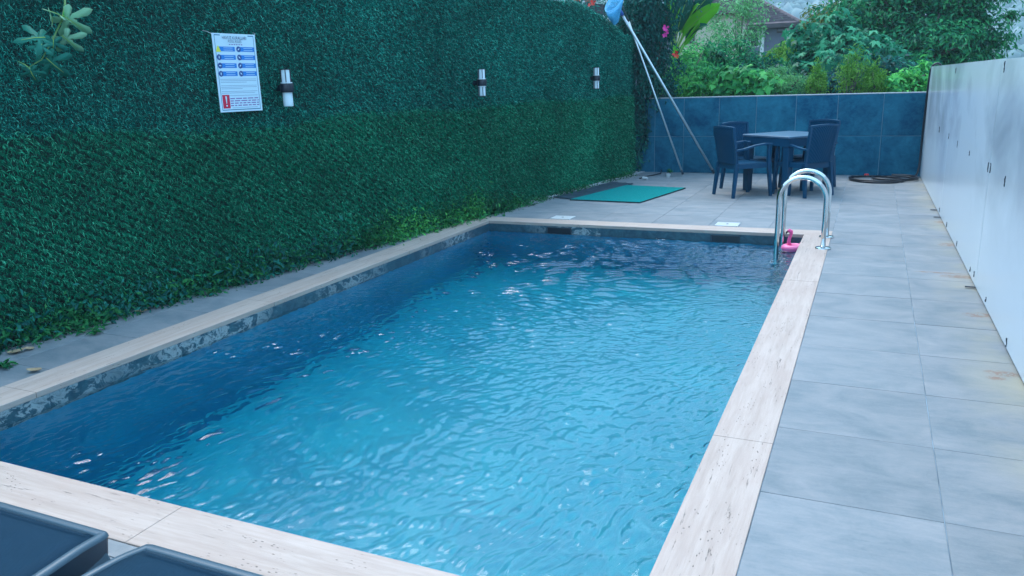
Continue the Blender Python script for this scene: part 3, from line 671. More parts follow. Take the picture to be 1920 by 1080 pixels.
for a, q in ((c[0], c[1]), (c[1], c[2])): m.bar(a - L + Vector((0, 0, -.1)), q - L + Vector((0, 0, -.1)), .12, .18)
m.build('eave', 'eave_dark', hs)
wx1 = x1 - .55; wy0 = ya + .55
m = MB(); m.box(((x0 + .55 + wx1) / 2 - L.x, (wy0 + yb - .5) / 2 - L.y, (ez - .2 - .9) / 2 - .45 + .45), (wx1 - x0 - .55, yb - wy0 - .5, ez - .2 + .9)); o = m.build('wall', 'render_wall', hs); o.location.z += .9 * 1.0
for px in (1431, 1478):
    p = at(px, 45, HY + .5); m = MB(); m.box((p.x - L.x, wy0 - L.y - .06, (ez - .2) / 2 + .45), (.16, .12, ez + .7)); m.build('corner_post', 'white_trim', hs)
for px, py, ww, hh in ((1467, 57, .5, .22), (1415, 74, .45, .7), (1395, 70, .35, .7)):
    p = at(px, py, HY + .5); m = MB(); m.box((p.x - L.x, wy0 - L.y - .02, p.z - L.z), (ww, .05, hh)); f = m.build('window', 'white_trim' if hh > .5 else 'eave_dark', hs)
    m = MB(); m.box((p.x - L.x, wy0 - L.y - .05, p.z - L.z), (ww - .12, .02, hh - .12)); m.build('pane', 'window_glass', f)
# cream house left of it
p = at(1318, 46, 30); h2 = empty('cream_house', (p.x, 32, -.9), label='cream plastered house half hidden behind the banana plant', cat='house')
m = MB(); m.box((.0, 0, (p.z + 1.2) / 2), (1.9, 4, p.z + 1.2)); m.build('wall', 'cream_wall', h2)
m = MB(); m.box((0, 0, p.z + 1.28), (2.3, 4.6, .14)); m.build('roof', 'roof_mat', h2)
p = at(1296, 72, 30); m = MB(); m.box((p.x - h2.location.x, -2.02, p.z + .9), (.25, .06, .35)); f = m.build('window', 'eave_dark', h2)
m = MB(); m.box((p.x - h2.location.x, -2.055, p.z + .9), (.17, .02, .27)); m.build('pane', 'window_glass', f)

# ------------------------------------------------------------------ wooded hill
def hill_z(x, y):
    d = np.hypot(x, y)
    base = np.clip((d - 280) / 1000, 0, 1) ** .9 * 190
    return -6 + base + 9 * np.sin(x * .013 + 1) * np.sin(y * .011) * np.clip((d - 150) / 200, 0, 1) + 14 * np.sin(x * .0061 + 2.2) * np.clip((d - 200) / 300, 0, 1)
gx = np.linspace(-900, 900, 140); gy = np.linspace(60, 1400, 110); GX, GY = np.meshgrid(gx, gy)
V = np.stack([GX, GY, hill_z(GX, GY)], -1).reshape(-1, 3); ii = (np.arange(109)[:, None] * 140 + np.arange(139)[None]).ravel()
hill = link_mesh('hill', np_mesh('hill', V, np.stack([ii, ii + 1, ii + 141, ii + 140], -1)), 'hill_mat', smooth=True); tag(hill, kind='structure')
import bmesh
bmx = bmesh.new(); bmesh.ops.create_icosphere(bmx, subdivisions=1, radius=1); iv = np.array([v.co[:] for v in bmx.verts]); itf = np.array([[v.index for v in f.verts] for f in bmx.faces]); bmx.free()
r = np.random.default_rng(9); n = 20000
az = r.uniform(R(-14), R(17), n); dist = 290 + 800 * r.random(n) ** .6
cx = np.sin(az) * dist; cyy = np.cos(az) * dist
rad = r.uniform(1.8, 4.2, n); cz = hill_z(cx, cyy) + rad * .5
sh = 1 + r.normal(0, .24, (n, len(iv)))
V = np.stack([cx, cyy, cz], -1)[:, None] + iv[None] * (rad[:, None] * sh)[..., None] * np.array([1, 1, .95])
F = (np.arange(n)[:, None, None] * len(iv) + itf[None]).reshape(-1, 3)
fo = link_mesh('forest', np_mesh('forest', V.reshape(-1, 3), F), 'forest_mat'); tag(fo, kind='stuff', label='hazy wooded hillside filling the background')
HL = ['tiny pale house on the far slope right above the roof ridge', 'tiny pale house on the slope above the roof eave', 'far tiny house on the hill near the left roof slope', 'tiny pale house on the slope beside the tree with rust tinged leaves', 'nearest tiny house on the slope, close to the roof', 'tiny pale house on the hillside right of the big round tree', 'farther tiny pale house on the hillside right of the big round tree', 'farthest tiny house near the top of the hillside']
# scattered pale houses on the far slope
for i, (a_, dd, s_) in enumerate(((.012, 520, 8), (.045, 600, 8), (.0, 640, 9), (.075, 560, 7), (-.01, 450, 6), (.28, 610, 9), (.31, 680, 9), (.03, 700, 10))):
    aa = a_ - .03; x, y = math.sin(aa) * dd, math.cos(aa) * dd; z = float(hill_z(np.array(x), np.array(y)))
    e = empty('hillside_house', (x, y, z), rz=rnd.random(), label=HL[i], cat='house', group='pale houses dotted on the hillside')
    MB().box((0, 0, s_ * .45), (s_, s_ * .8, s_ * .9)).build('wall', 'white_trim', e)
    m = MB(); q = s_ * .56; m.add([(-q, -q * .9, s_ * .9), (q, -q * .9, s_ * .9), (q, q * .9, s_ * .9), (-q, q * .9, s_ * .9), (-q * .4, 0, s_ * 1.25), (q * .4, 0, s_ * 1.25)], [(0, 1, 5, 4), (1, 2, 5), (2, 3, 4, 5), (3, 0, 4), (0, 3, 2, 1)]); m.build('roof', 'roof_mat', e)
# haze
hz = MB(); hz.box((0, 550, 114), (1900, 1800, 234)); hzo = hz.build('haze', None)
hm = bpy.data.materials.new('haze_air'); hm.use_nodes = True; hn = hm.node_tree; hn.nodes.clear()
ho = hn.nodes.new('ShaderNodeOutputMaterial'); hv = hn.nodes.new('ShaderNodeVolumePrincipled'); hn.links.new(hv.outputs[0], ho.inputs['Volume'])
hv.inputs['Color'].default_value = (.60, .84, 1, 1); hv.inputs['Density'].default_value = .0016; hv.inputs['Anisotropy'].default_value = .2
hzo.data.materials.append(hm); tag(hzo, kind='stuff')

# ------------------------------------------------------------------ wall sconces
def sconce(px, py, both, label):
    p = on_hedge(px, py, .115); ang = math.atan2(HN.y, HN.x)
    e = empty('wall_lamp', p, ang, label=label, cat='wall lamp', group='cylindrical lamps on the grass wall')
    MB().lathe([(0, -.036), (.054, -.036), (.056, -.032), (.056, .032), (.054, .036), (0, .036)], n=28).build('band', 'black_metal', e, True, angle=40)
    MB().box((-.075, 0, 0), (.07, .05, .05), b=.004).build('bracket', 'black_metal', e)
    for sgn, cage in ((1, True), (-1, both)):
        z0, z1 = .036, .150
        m = MB(); m.lathe([(.0, sgn * z0), (.040, sgn * z0), (.041, sgn * z1 * .9), (.040, sgn * (z1 - .004)), (.036, sgn * z1), (0, sgn * z1)], n=28); s = m.build('shade', 'lamp_white', e, True, angle=40)
        if cage:
            for k in range(6):
                a = k * math.pi / 3 + .25; m = MB(); m.box((.0435 * math.cos(a), .0435 * math.sin(a), sgn * (z0 + z1) / 2), (.005, .007, z1 - z0), rz=a); m.build('cage_bar', 'black_metal', s)
            m = MB(); m.lathe([(.038, sgn * (z1 - .004)), (.046, sgn * (z1 - .004)), (.046, sgn * (z1 + .003)), (.038, sgn * (z1 + .003))], n=28); m.build('cage_ring', 'black_metal', s, True, angle=40)
            m = MB(); m.lathe([(.044, sgn * (z0 + .002)), (.048, sgn * (z0 + .002)), (.048, sgn * (z0 + .010)), (.044, sgn * (z0 + .010))], n=28); m.build('cage_ring', 'lamp_white', s, True, angle=40)
sconce(538, 165, False, 'cylindrical wall lamp nearest the sign, its lower tube plain white')
sconce(903.5, 155, True, 'cylindrical wall lamp in the middle, caged tubes above and below')
sconce(1118, 146.5, True, 'smallest looking wall lamp, nearest the leaning poles')

# ------------------------------------------------------------------ the sign
simple('sign_white', (.58, .72, .80), .3); simple('sign_blue', (.006, .20, .60), .4); simple('sign_darkblue', (.02, .07, .25), .4)
simple('sign_teal', (.01, .16, .28), .4); simple('sign_red', (.62, .008, .05), .4); simple('sign_yellow', (.75, .70, .06), .4)
simple('sign_text', (.04, .07, .16), .5); simple('sign_grey', (.20, .30, .42), .5); simple('sign_purple', (.22, .10, .32), .5)
pc = on_hedge(446, 137, .075)
sg = empty('pool_rules_sign', pc, math.atan2(HD.y, HD.x), label='white and blue pool rules sign hanging on the grass wall', cat='sign')
# local x along the wall, local -y towards the pool, z up;  0.41 x 0.585
SW, SH = .415, .590
def srect(name, x, z, ww, hh, mat, lvl=1, parent=sg, rnd_=0):
    m = MB(); y = -.002 - .0006 * lvl
    if rnd_:
        pts = []
        for cx_, cz_, a0 in ((ww / 2 - rnd_, hh / 2 - rnd_, 0), (-ww / 2 + rnd_, hh / 2 - rnd_, 90), (-ww / 2 + rnd_, -hh / 2 + rnd_, 180), (ww / 2 - rnd_, -hh / 2 + rnd_, 270)):
            for k in range(5): a = R(a0 + k * 22.5); pts.append((x + cx_ + rnd_ * math.cos(a), y, z + cz_ + rnd_ * math.sin(a)))
        m.add(pts, [tuple(range(len(pts)))[::-1]])
    else: m.add([(x - ww / 2, y, z - hh / 2), (x + ww / 2, y, z - hh / 2), (x + ww / 2, y, z + hh / 2), (x - ww / 2, y, z + hh / 2)], [(0, 1, 2, 3)])
    return m.build(name, mat, parent)
MB().box((0, 0, 0), (SW, .004, SH), b=.001).build('board', 'sign_white', sg)
def sx(u): return (u - .5) * SW       # u 0..1 left to right
def sz(v): return (.5 - v) * SH       # v 0..1 top to bottom
for u0, u1, v0, v1 in ((.045, .055, .02, .975), (.945, .955, .02, .975)): srect('border', sx((u0 + u1) / 2), sz((v0 + v1) / 2), (u1 - u0) * SW, (v1 - v0) * SH, 'sign_teal')
srect('border', 0, sz(.972), .9 * SW, .006, 'sign_teal')
for u in (.115, .885): srect('border', sx(u), sz(.022), .13 * SW, .007, 'sign_teal')
def text(body, u, v, h, mat, align='CENTER', parent=sg, wmax=None):
    cu = bpy.data.curves.new('lettering', 'FONT'); cu.body = body; cu.size = 1; cu.align_x = align; cu.align_y = 'CENTER'; cu.extrude = 0; cu.resolution_u = 2
    o = bpy.data.objects.new('tmp', cu); COL.objects.link(o); dg = bpy.context.evaluated_depsgraph_get(); me = bpy.data.meshes.new_from_object(o.evaluated_get(dg)); COL.objects.unlink(o)
    bpy.data.objects.remove(o)
    co = np.zeros(len(me.vertices) * 3); me.vertices.foreach_get('co', co); co = co.reshape(-1, 3)
    sc = h / .70; wd = (co[:, 0].max() - co[:, 0].min()) * sc; kx = min(1, wmax / wd) if wmax else 1
    V = np.stack([co[:, 0] * sc * kx + sx(u), np.full(len(co), -.0042), co[:, 1] * sc + sz(v)], -1); me.vertices.foreach_set('co', V.ravel()); me.update(); me.materials.clear()
    return link_mesh('lettering', me, mat, parent)
text('HAVUZ KURALLARI', .5, .055, .024, 'sign_text', wmax=.56 * SW)
text('POOL RULES', .5, .100, .020, 'sign_text', wmax=.31 * SW)
for k in range(6): srect('text_line', sx(.38 + k * .055), sz(.137), .016, .006, 'sign_purple')
for rI, v in enumerate((.195, .300, .405, .508)):
    for cI, u in enumerate((.27, .735)):
        bx = srect('pictogram_bar', sx(u + .03), sz(v), .375 * SW, .060 * SH, 'sign_blue', 1, rnd_=.004)
        first = rI == 0 and cI == 0
        m = MB(); c_ = (sx(u - .165), sz(v)); R0 = .022
        if first: m.add([(c_[0] - R0 * 1.1, -.0040, c_[1] - R0), (c_[0] + R0 * 1.1, -.0040, c_[1] - R0), (c_[0] + R0 * .2, -.0040, c_[1] + R0 * 1.05), (c_[0] - R0 * .2, -.0040, c_[1] + R0 * 1.05)], [(0, 1, 2, 3)])
        else: m.add([(c_[0] + R0 * math.cos(a * .3927), -.0040, c_[1] + R0 * math.sin(a * .3927)) for a in range(16)], [tuple(range(16))])
        ic = m.build('icon', 'sign_yellow' if first else 'sign_darkblue', sg)
        if not first:
            m = MB(); an = (rI * 2 + cI) * .8
            m.add([(c_[0] + q * math.cos(an + s2), -.0046, c_[1] + q * math.sin(an + s2)) for q, s2 in ((.014, 0), (.005, 1.4), (.014, 3.0), (.005, 4.6))], [(0, 1, 2, 3)]); m.build('figure', 'sign_white', ic)
        for q in (-.012, .004): srect('text_line', sx(u + .06), sz(v) + q + .004, .21 * SW, .0035, 'sign_white', 3)
for v, wd in ((.578, .86), (.598, .86), (.618, .62), (.66, .86), (.68, .86), (.70, .5), (.735, .86), (.755, .80), (.79, .86)):
    left = .075; srect('text_line', sx(left + wd / 2 * .98), sz(v), wd * SW * .98, .0032, 'sign_grey')
srect('warning_block', sx(.155), sz(.865), .165 * SW, .175 * SH, 'sign_red')
m = MB(); X0, Z0 = sx(.155), sz(.85); m.add([(X0 - .008, -.0044, Z0 + .030), (X0 - .003, -.0044, Z0 - .024), (X0 + .003, -.0044, Z0 - .024), (X0 + .008, -.0044, Z0 + .030), (X0, -.0044, Z0 + .034)], [(0, 1, 2, 3, 4)])
m.add([(X0 + .007 * math.cos(a * .628), -.0044, Z0 - .040 + .007 * math.sin(a * .628)) for a in range(10)], [tuple(range(10))]); m.build('exclamation_mark', 'sign_white', sg)
for k, v in enumerate((.828, .858, .888, .918)):
    u = .25
    while u < .90:
        ww = rnd.uniform(.05, .15); ww = min(ww, .93 - u); srect('text_line', sx(u + ww / 2), sz(v), ww * SW, .0075, 'sign_purple'); u += ww + .025
srect('text_line', sx(.58), sz(.948), .6 * SW, .003, 'sign_grey')
for u in (.0, 1.0):
    m = MB(); m.tube([(sx(u), 0, SH / 2 - .004), (sx(u) + (u - .5) * .05, .02, SH / 2 + .012), (sx(u) + (u - .5) * .06, .06, SH / 2 + .02)], .0022, 5); m.build('tie', 'white_plastic', sg)

# ------------------------------------------------------------------ fig branch over the grass wall, near left
fb = empty('fig_branch', hedge(3.6, 2.7, .05), label='fig branch with pale lobed leaves hanging over the grass wall at top left', cat='branch')
L = Vector(fb.location)
tip_pts = [on_hedge(x, y, o) for x, y, o in ((118, -60, .1), (122, 8, .2), (117, 35, .28), (100, 72, .32), (78, 112, .34), (50, 128, .36))]
m = MB(); m.tube([p - L for p in tip_pts], [.009, .007, .006, .005, .004, .002], 6); m.build('stem', 'stem_green', fb, True)
def fig_shape(n_l=5):
    pts = []; 
    for i, (a, l, ww) in enumerate(((-122, .50, .12), (-60, .86, .135), (0, 1.04, .15), (60, .86, .135), (122, .50, .12))):
        a = R(a); d = (math.cos(a), math.sin(a)); n = (-d[1], d[0])
        for u, s in ((.34, -.62), (.55, -.85), (.74, -1.12), (.90, -.62), (1.0, 0), (.90, .62), (.74, 1.12), (.55, .85), (.34, .62)):
            pts.append((d[0] * l * u + n[0] * ww * s, d[1] * l * u + n[1] * ww * s))
    return pts
FIG = fig_shape()
def fig_leaf(px, py, out, tx, ty, size, tilt, mat):
    """base at pixel px,py; the tip points towards tx,ty"""
    b = on_hedge(px, py, out); e = on_hedge(tx, ty, out + rnd.uniform(-.05, .05)); f = (e - b).normalized()
    n = (HN + Vector((0, 0, .3))).normalized(); n = (n - f * n.dot(f)).normalized(); n = Matrix.Rotation(R(tilt), 3, f) @ n; s = n.cross(f)
    l = (e - b).length if size is None else size; P_2 = [Vector((0, 0, 0))]
    for x, y in FIG:
        rr = math.hypot(x, y); P_2.append(f * (x * l * .92 + .08 * l) + s * y * l + n * (-.13 * l * rr * rr + .02 * l * math.sin(9 * math.atan2(y, x))))
    m = MB(); c = f * .22 * l + n * .0; v = [b - L + c] + [b - L + p for p in P_2]; k = len(v) - 1
    m.add(v, [(0, 1 + i, 1 + (i + 1) % k) for i in range(k)]); o = m.build('leaf', mat, fb, True)
    sd_ = o.modifiers.new('thick', 'SOLIDIFY'); sd_.thickness = .0012
    MB().tube([b - L - f * .05 * l, b - L + f * .3 * l + n * .003, b - L + f * .75 * l - n * .055 * l], [.0028, .0020, .0008], 5).build('midrib', 'rib_pale', o)
for a in ((118, 32, .30, 82, 12, None, 55, 'leaf_near_lit'), (120, 30, .30, 172, 66, None, 62, 'leaf_near_lit'), (100, 75, .34, 98, 112, None, 10, 'leaf_near'), (82, 70, .34, 25, 74, None, 25, 'leaf_near'),
          (118, 68, .3, 156, 100, None, 65, 'leaf_near_lit'), (88, 110, .34, 130, 146, None, 50, 'leaf_near'), (78, 84, .36, 70, 110, None, 30, 'leaf_near'), (55, 128, .36, 27, 108, None, 48, 'leaf_near'), (56, 130, .36, 70, 157, None, 60, 'leaf_near'), (98, 45, .3, 95, 15, None, 60, 'leaf_near_lit')):
    fig_leaf(*a)
for k in range(7): 
    p = on_hedge(122 + rnd.uniform(-6, 6), 27 + rnd.uniform(-5, 5), .3) - L; MB().lathe([(0, -.008), (.007, 0), (0, .009)], c=p, n=7).build('bud', 'leaf_bright', fb, True)

# ------------------------------------------------------------------ weeds along the hedge foot
def weeds(name, n, seed, ylo, yhi, prof, size, tmpl, mat, label=None, nclump=60):
    r = np.random.default_rng(seed); cyv = r.uniform(ylo, yhi, nclump); ch = np.array([prof(q) for q in cyv]) * r.uniform(.35, 1, nclump)
    i = r.integers(0, nclump, n); y = cyv[i] + r.normal(0, .11, n); z = np.abs(r.normal(0, .55, n)) * ch[i]; z = np.minimum(z, ch[i] * 1.5)
    out = .04 + np.abs(r.normal(0, .085, n)) * (1 - z / (ch[i] * 1.6 + .01)) + .03
    s = (y - HA.y) / HD.y
    pos = np.stack([HA.x + HD.x * s + HN.x * out, HA.y + HD.y * s + HN.y * out, z + .005], -1)
    nrm = np.array(HN) * .6 + np.array([0, 0, .6]) + r.normal(size=(n, 3)) * .45; fwd = r.normal(size=(n, 3)); fwd[:, 2] -= .1
    o = link_mesh(name, scatter_mesh(name, tmpl, pos, fwd, nrm, size * r.uniform(.6, 1.4, n), seed=seed), mat)
    return tag(o, label=label, kind='stuff')
weeds('ground_weeds', 5000, 41, 2.4, 9.3, lambda y: .16 + .10 * math.sin(y * 1.7) ** 2 + (.16 if 6.6 < y < 8.4 else 0), .045, T_SIMPLE, 'leaf_weed', 'low green weeds creeping along the foot of the grass wall', 90)
weeds('creeping_ground_cover', 1300, 42, 2.4, 6.0, lambda y: .30, .05, T_SIMPLE, 'leaf_vine', 'dark creeping leaves over the lower grass matting', 40)
weeds('bright_weeds', 1500, 44, 6.5, 8.3, lambda y: .26, .045, T_SIMPLE, 'leaf_bright', 'bright green leafy weeds bunched at the foot of the grass wall near the far pool corner', 16)
weeds('edge_weeds', 1300, 43, 8.6, 12.6, lambda y: .07, .035, T_SIMPLE, 'leaf_weed', 'thin weeds along the white kerb', 26)
def sprig(x, y, h, n, label, seed, mat='leaf_weed', sp=.08, sz_=.05):
    r = random.Random(seed); e = empty('weed', (x, y, 0), label=label, cat='weed', group='small weeds growing from the tile joints')
    m = MB(); P0 = []
    for k in range(n):
        a = r.uniform(0, 6.28); q = Vector((math.cos(a) * sp * r.uniform(.4, 1.3), math.sin(a) * sp * r.uniform(.4, 1.3), h * r.uniform(.3, 1)))
        m.tube([(0, 0, 0), q * .6 + Vector((0, 0, h * .25)), q], .0016, 4)
        for u in (.5, .75, 1): P0.append(q * u + Vector((0, 0, h * .25 * (1 - u))))
    m.build('stem', 'stem_green', e); rr = np.random.default_rng(seed); Pn = np.array([tuple(p) for p in P0 for _ in range(3)]); nn = len(Pn)
    o = link_mesh('leaves', scatter_mesh('leaves', T_SIMPLE, Pn, rr.normal(size=(nn, 3)) * [1, 1, .3], np.array([0, 0, 1.]) + rr.normal(size=(nn, 3)) * .3, sz_ * rr.uniform(.6, 1.2, nn)), mat, e); tag(o, kind='stuff')
sprig(-4.60, 3.38, .04, 6, 'weed sprawling from the tile joint at the left, largest on the narrow strip', 51)
sprig(-4.53, 2.74, .04, 5, 'weed at the left picture edge beside the coping', 52)
sprig(-4.56, 4.45, .06, 5, 'weed reaching out from the hedge foot halfway along the strip', 53)
sprig(-4.53, 5.75, .03, 4, 'tiny weed on the strip near the coping', 54)
sprig(-3.92, 9.25, .03, 4, 'small weed by the white kerb beyond the pool', 55)
sprig(-4.13, 8.75, .05, 6, 'leafy weed hanging over the kerb at the pool corner', 56)
sprig(-2.91, 12.62, .14, 5, 'upright green seedling in front of the dark low wall', 57, sp=.03)
def dry_leaf(x, y, s, rz, label):
    m = MB(); n = 8; v = []; f = []
    for i in range(n + 1):
        u = i / n; ww = math.sin(math.pi * u) ** .7 * .28 * s + .001; zc = .25 * s * (u - .5) ** 2 * 2 + .004
        v += [(s * (u - .5), ww, zc + .22 * ww + .006), (s * (u - .5), 0, zc), (s * (u - .5), -ww, zc + .5 * ww)]
    for i in range(n): k = i * 3; f += [(k, k + 3, k + 4, k + 1), (k + 1, k + 4, k + 5, k + 2)]
    m.add(v, f); o = m.build('dry_leaf', 'dry_leaf', None, True); o.location = (x, y, .002); o.rotation_euler.z = rz
    sd_ = o.modifiers.new('t', 'SOLIDIFY'); sd_.thickness = .001; tag(o, label, 'leaf', 'dry leaves fallen beside the grass wall')
dry_leaf(-4.25, 2.74, .085, .5, 'curled dry leaf lying against the coping')
dry_leaf(-4.68, 2.93, .10, 1.3, 'dry leaf at the hedge foot at the far left')
dry_leaf(-4.66, 3.00, .07, .2, 'small dry leaf touching the one at the far left hedge foot')
dry_leaf(-4.68, 3.86, .08, .9, 'dry brown leaf at the hedge foot beyond the sprawling weed')
dry_leaf(-4.66, 4.9, .05, .4, 'small dry leaf half under the weeds, the farthest one')

# ------------------------------------------------------------------ leaning poles and net
def pole(name, pts, r_, label, net=False):
    e = empty(name, pts[0], label=label, cat='pole'); L = Vector(pts[0])
    MB().tube([Vector(p) - L for p in pts], r_, 10).build('shaft', 'pole_metal', e, True)
    d = (Vector(pts[-1]) - Vector(pts[0])).normalized()
    MB().tube([Vector((0, 0, 0)) - d * .01, d * .06], r_ * 1.25, 10).build('tip', 'leg_dark' , e, True)
    return e, d, L
pA0 = Vector((-2.30, 13.10, .02)); pA1 = Vector((-3.545, 12.05, 2.47))
e, d, L = pole('net_pole', [pA0, pA1], .019, 'thicker telescopic pole of the blue skimming net leaning on the wall')
tn = pA1 - L
MB().tube([tn - d * .02, tn + d * .10], .028, 10).build('socket', 'net_dark_blue', e, True)
side = d.cross(Vector((.3, -1, 0))).normalized(); up_ = (d * .55 + Vector((.25, .75, .2))).normalized()
cN = tn + d * .22 + Vector((.0, .06, .02)); ring = [cN + side * .175 * math.cos(a * math.pi / 12) + up_ * .19 * math.sin(a * math.pi / 12) for a in range(25)]
MB().tube(ring, .009, 6).build('hoop', 'net_blue', e, True)
m = MB(); nrw = 9; vs = []
dn = Vector((.02, -.05, -1))
for i in range(nrw):
    u = i / (nrw - 1)
    for a in range(24):
        p = ring[a]; tgt = cN + Vector((.04, -.08, -.40)); q = p.lerp(tgt, u ** 1.3 * .80) + Vector((0, -.05 * math.sin(math.pi * u), 0))
        q += side * .022 * math.sin(a * 1.9 + u * 5) * u; vs.append(q)
fs = [(i * 24 + a, i * 24 + (a + 1) % 24, (i + 1) * 24 + (a + 1) % 24, (i + 1) * 24 + a) for i in range(nrw - 1) for a in range(24)]
m.add(vs, fs); m.build('net_bag', 'net_mesh', e, True)
MB().tube([ring[14], tn + d * .04, ring[22]], .008, 6).build('yoke', 'net_blue', e, True)
pB0 = Vector((-2.74, 12.78, .03)); pB1 = Vector((-3.60, 12.62, 2.40))
e, d, L = pole('brush_pole', [pB0, pB1], .014, 'thinner pale pole standing left of the net pole against the vine')
MB().tube([pB1 - L, pB1 - L + d * .28 + Vector((-.02, 0, 0)), pB1 - L + d * .5 + Vector((-.05, 0, .02))], [.009, .008, .007], 6).build('extension', 'wood_dark', e, True)

# ------------------------------------------------------------------ table and chairs
def table():
    s = .85; e = empty('garden_table', (-1.007, 11.27, 0), R(50), label='square dark grey resin table in the corner of the terrace', cat='table')
    MB().box((0, 0, .742), (s, s, .03), b=.006).build('tabletop', 'table_top', e)
    m = MB(); h = s / 2 - .022
    for k in range(4):
        a = k * math.pi / 2; m.box((h * math.cos(a), h * math.sin(a), .677), (.025, s - .02 if k % 2 == 0 else s - .075, .10), rz=a)
    m.build('apron', 'resin', e)
    for sx_ in (-1, 1):
        for sy_ in (-1, 1): MB().box((sx_ * (s / 2 - .065), sy_ * (s / 2 - .065), .313), (.10, .10, .626), b=.006, taper=.88).build('leg', 'resin', e)
t = NT('table_top'); t.set(Base_Color=t.ramp(t.noise(t.obj(), 5, 4), [(.3, (.045, .11, .18)), (.7, (.07, .14, .215))]), Roughness=.3); MAT['table_top'] = t.m
table()
def chair(label, loc, rz):
    e = empty('garden_chair', loc, rz, label=label, cat='chair', group='woven resin armchairs around the table')
    # faces local +y; back at -y
    w2, d2 = .235, .225
    # seat: dished slab with rolled front
    m = MB(); nx_, ny_ = 9, 9; v = []
    for lay_ in (0, 1):
        for j in range(ny_):
            for i in range(nx_):
                x = -w2 + 2 * w2 * i / (nx_ - 1); y = -d2 + 2 * d2 * j / (ny_ - 1) + .01
                z = .435 - .014 * math.cos(x / w2 * 1.5) * math.cos(y / d2 * 1.3) - (.012 if j == ny_ - 1 else 0) - lay_ * .035
                v.append((x, y, z))
    f = []
    for j in range(ny_ - 1):
        for i in range(nx_ - 1):
            a = j * nx_ + i; f.append((a, a + 1, a + nx_ + 1, a + nx_)); b = a + nx_ * ny_; f.append((b, b + nx_, b + nx_ + 1, b + 1))
    N = nx_ * ny_
    for i in range(nx_ - 1): f.append((i, i + N, i + 1 + N, i + 1)); q = (ny_ - 1) * nx_ + i; f.append((q, q + 1, q + 1 + N, q + N))
    for j in range(ny_ - 1): q = j * nx_; f.append((q, q + nx_, q + nx_ + N, q + N)); q += nx_ - 1; f.append((q, q + N, q + nx_ + N, q + nx_))
    m.add(v, f); m.build('seat', 'resin_weave', e, True, angle=50)
    m = MB(); m.bar((-w2, d2 + .005, .40), (w2, d2 + .005, .40), .025, .06); m.bar((-w2, -d2 + .0, .395), (w2, -d2 + .0, .395), .025, .075)
    for s in (-1, 1): m.bar((s * w2, -d2, .40), (s * w2, d2, .40), .028, .06)
    m.build('seat_frame', 'resin', e)
    # backrest: curved panel, wider at the top
    def bp_(u, v_, off):      # u -1..1, v 0..1
        hw_ = .200 + .022 * v_; z = .43 + .455 * v_; y = -d2 - .015 - .085 * v_ ** 1.2 - .028 * (1 - u * u) + off + (.012 * (v_ > .97))
        return (u * hw_, y, z + .012 * (1 - u * u) * v_)
    m = MB(); nu, nv = 10, 9; v = []; f = []
    for off in (0, .022):
        for j in range(nv):
            for i in range(nu): v.append(bp_(-1 + 2 * i / (nu - 1), j / (nv - 1), off))
    N = nu * nv
    for j in range(nv - 1):
        for i in range(nu - 1):
            a = j * nu + i; f.append((a, a + nu, a + nu + 1, a + 1)); b = a + N; f.append((b, b + 1, b + nu + 1, b + nu))
    m.add(v, f); m.build('backrest', 'resin_weave', e, True)
    m = MB()
    for s in (-1, 1):
        pts = [Vector(bp_(s * 1.02, j / 6, .011)) for j in range(7)]
        for a, b in zip(pts[:-1], pts[1:]): m.bar(a, b + (b - a) * .03, .030, .034)
    pts = [Vector(bp_(-1.04 + 2.08 * i / 8, 1, .011)) for i in range(9)]
    for a, b in zip(pts[:-1], pts[1:]): m.bar(a, b + (b - a) * .05, .034, .026)
    m.build('back_frame', 'resin', e)
    for s in (-1, 1):
        p = [Vector((s * .222, -d2 - .045, .60)), Vector((s * .245, -d2 + .06, .615)), Vector((s * .252, .0, .655)), Vector((s * .25, d2 - .08, .672)), Vector((s * .245, d2 + .02, .665))]
        m = MB()
        for a, b in zip(p[:-1], p[1:]): m.bar(a, b + (b - a).normalized() * .006, .046, .022)
        m.build('armrest', 'resin', e)
        m = MB(); m.bar((s * .255, d2 + .035, 0), (s * .240, d2 - .005, .42), .030, .036, .042, .048); m.bar((s * .240, d2 - .005, .42), (s * .243, d2 - .012, .66), .042, .048, .036, .040); m.build('leg', 'resin', e)
        m = MB(); m.bar((s * .235, -d2 - .055, 0), (s * .215, -d2 - .008, .43), .030, .036, .042, .050); m.build('leg', 'resin', e)
    return e
def place(label, cx_, cy_, deg): return chair(label, (cx_, cy_, 0), R(deg - 90))
place('dark woven armchair at the left front of the table, its back to the pool', -1.51, 10.72, 41)
place('dark woven armchair nearest the ladder, hiding the table corner', -.78, 10.91, 140)
place('dark woven armchair at the far right, only its top rail above the nearer one', -.77, 11.63, 238)
place('dark woven armchair at the far left behind the table', -1.52, 11.33, -38)

# ------------------------------------------------------------------ pool ladder
ld = empty('pool_ladder', (-.5, 7.7, 0), label='stainless steel pool ladder with two hooped handrails', cat='ladder'); L = Vector(ld.location)
for y in (7.43, 8.0 - .02):
    xi, xo, rr = -.722, -.326, .198; cxr = (xi + xo) / 2; pts = [(xo, y, .0), (xo, y, .25), (xo, y, .43)]
    for k in range(1, 24): a = math.pi * k / 24; pts.append((cxr + rr * math.cos(a), y, .43 + rr * math.sin(a)))
    pts += [(xi, y, .43), (xi, y, .1), (xi, y, -.2), (xi + .03, y, -.9)]
    rl_ = MB().tube([Vector(p) - L for p in pts], .0215, 16).build('handrail', 'steel', ld, True)
    MB().lathe([(0, .014), (.034, .013), (.064, .008), (.068, .0), ], c=(xo - L.x, y - L.y, .004), n=28).build('flange', 'steel', rl_, True, angle=50)
for z in (-.32, -.58, -.82): MB().box((-.73 - L.x, 7.71 - L.y, z), (.08, .52, .025), b=.004).build('step', 'steel', ld)

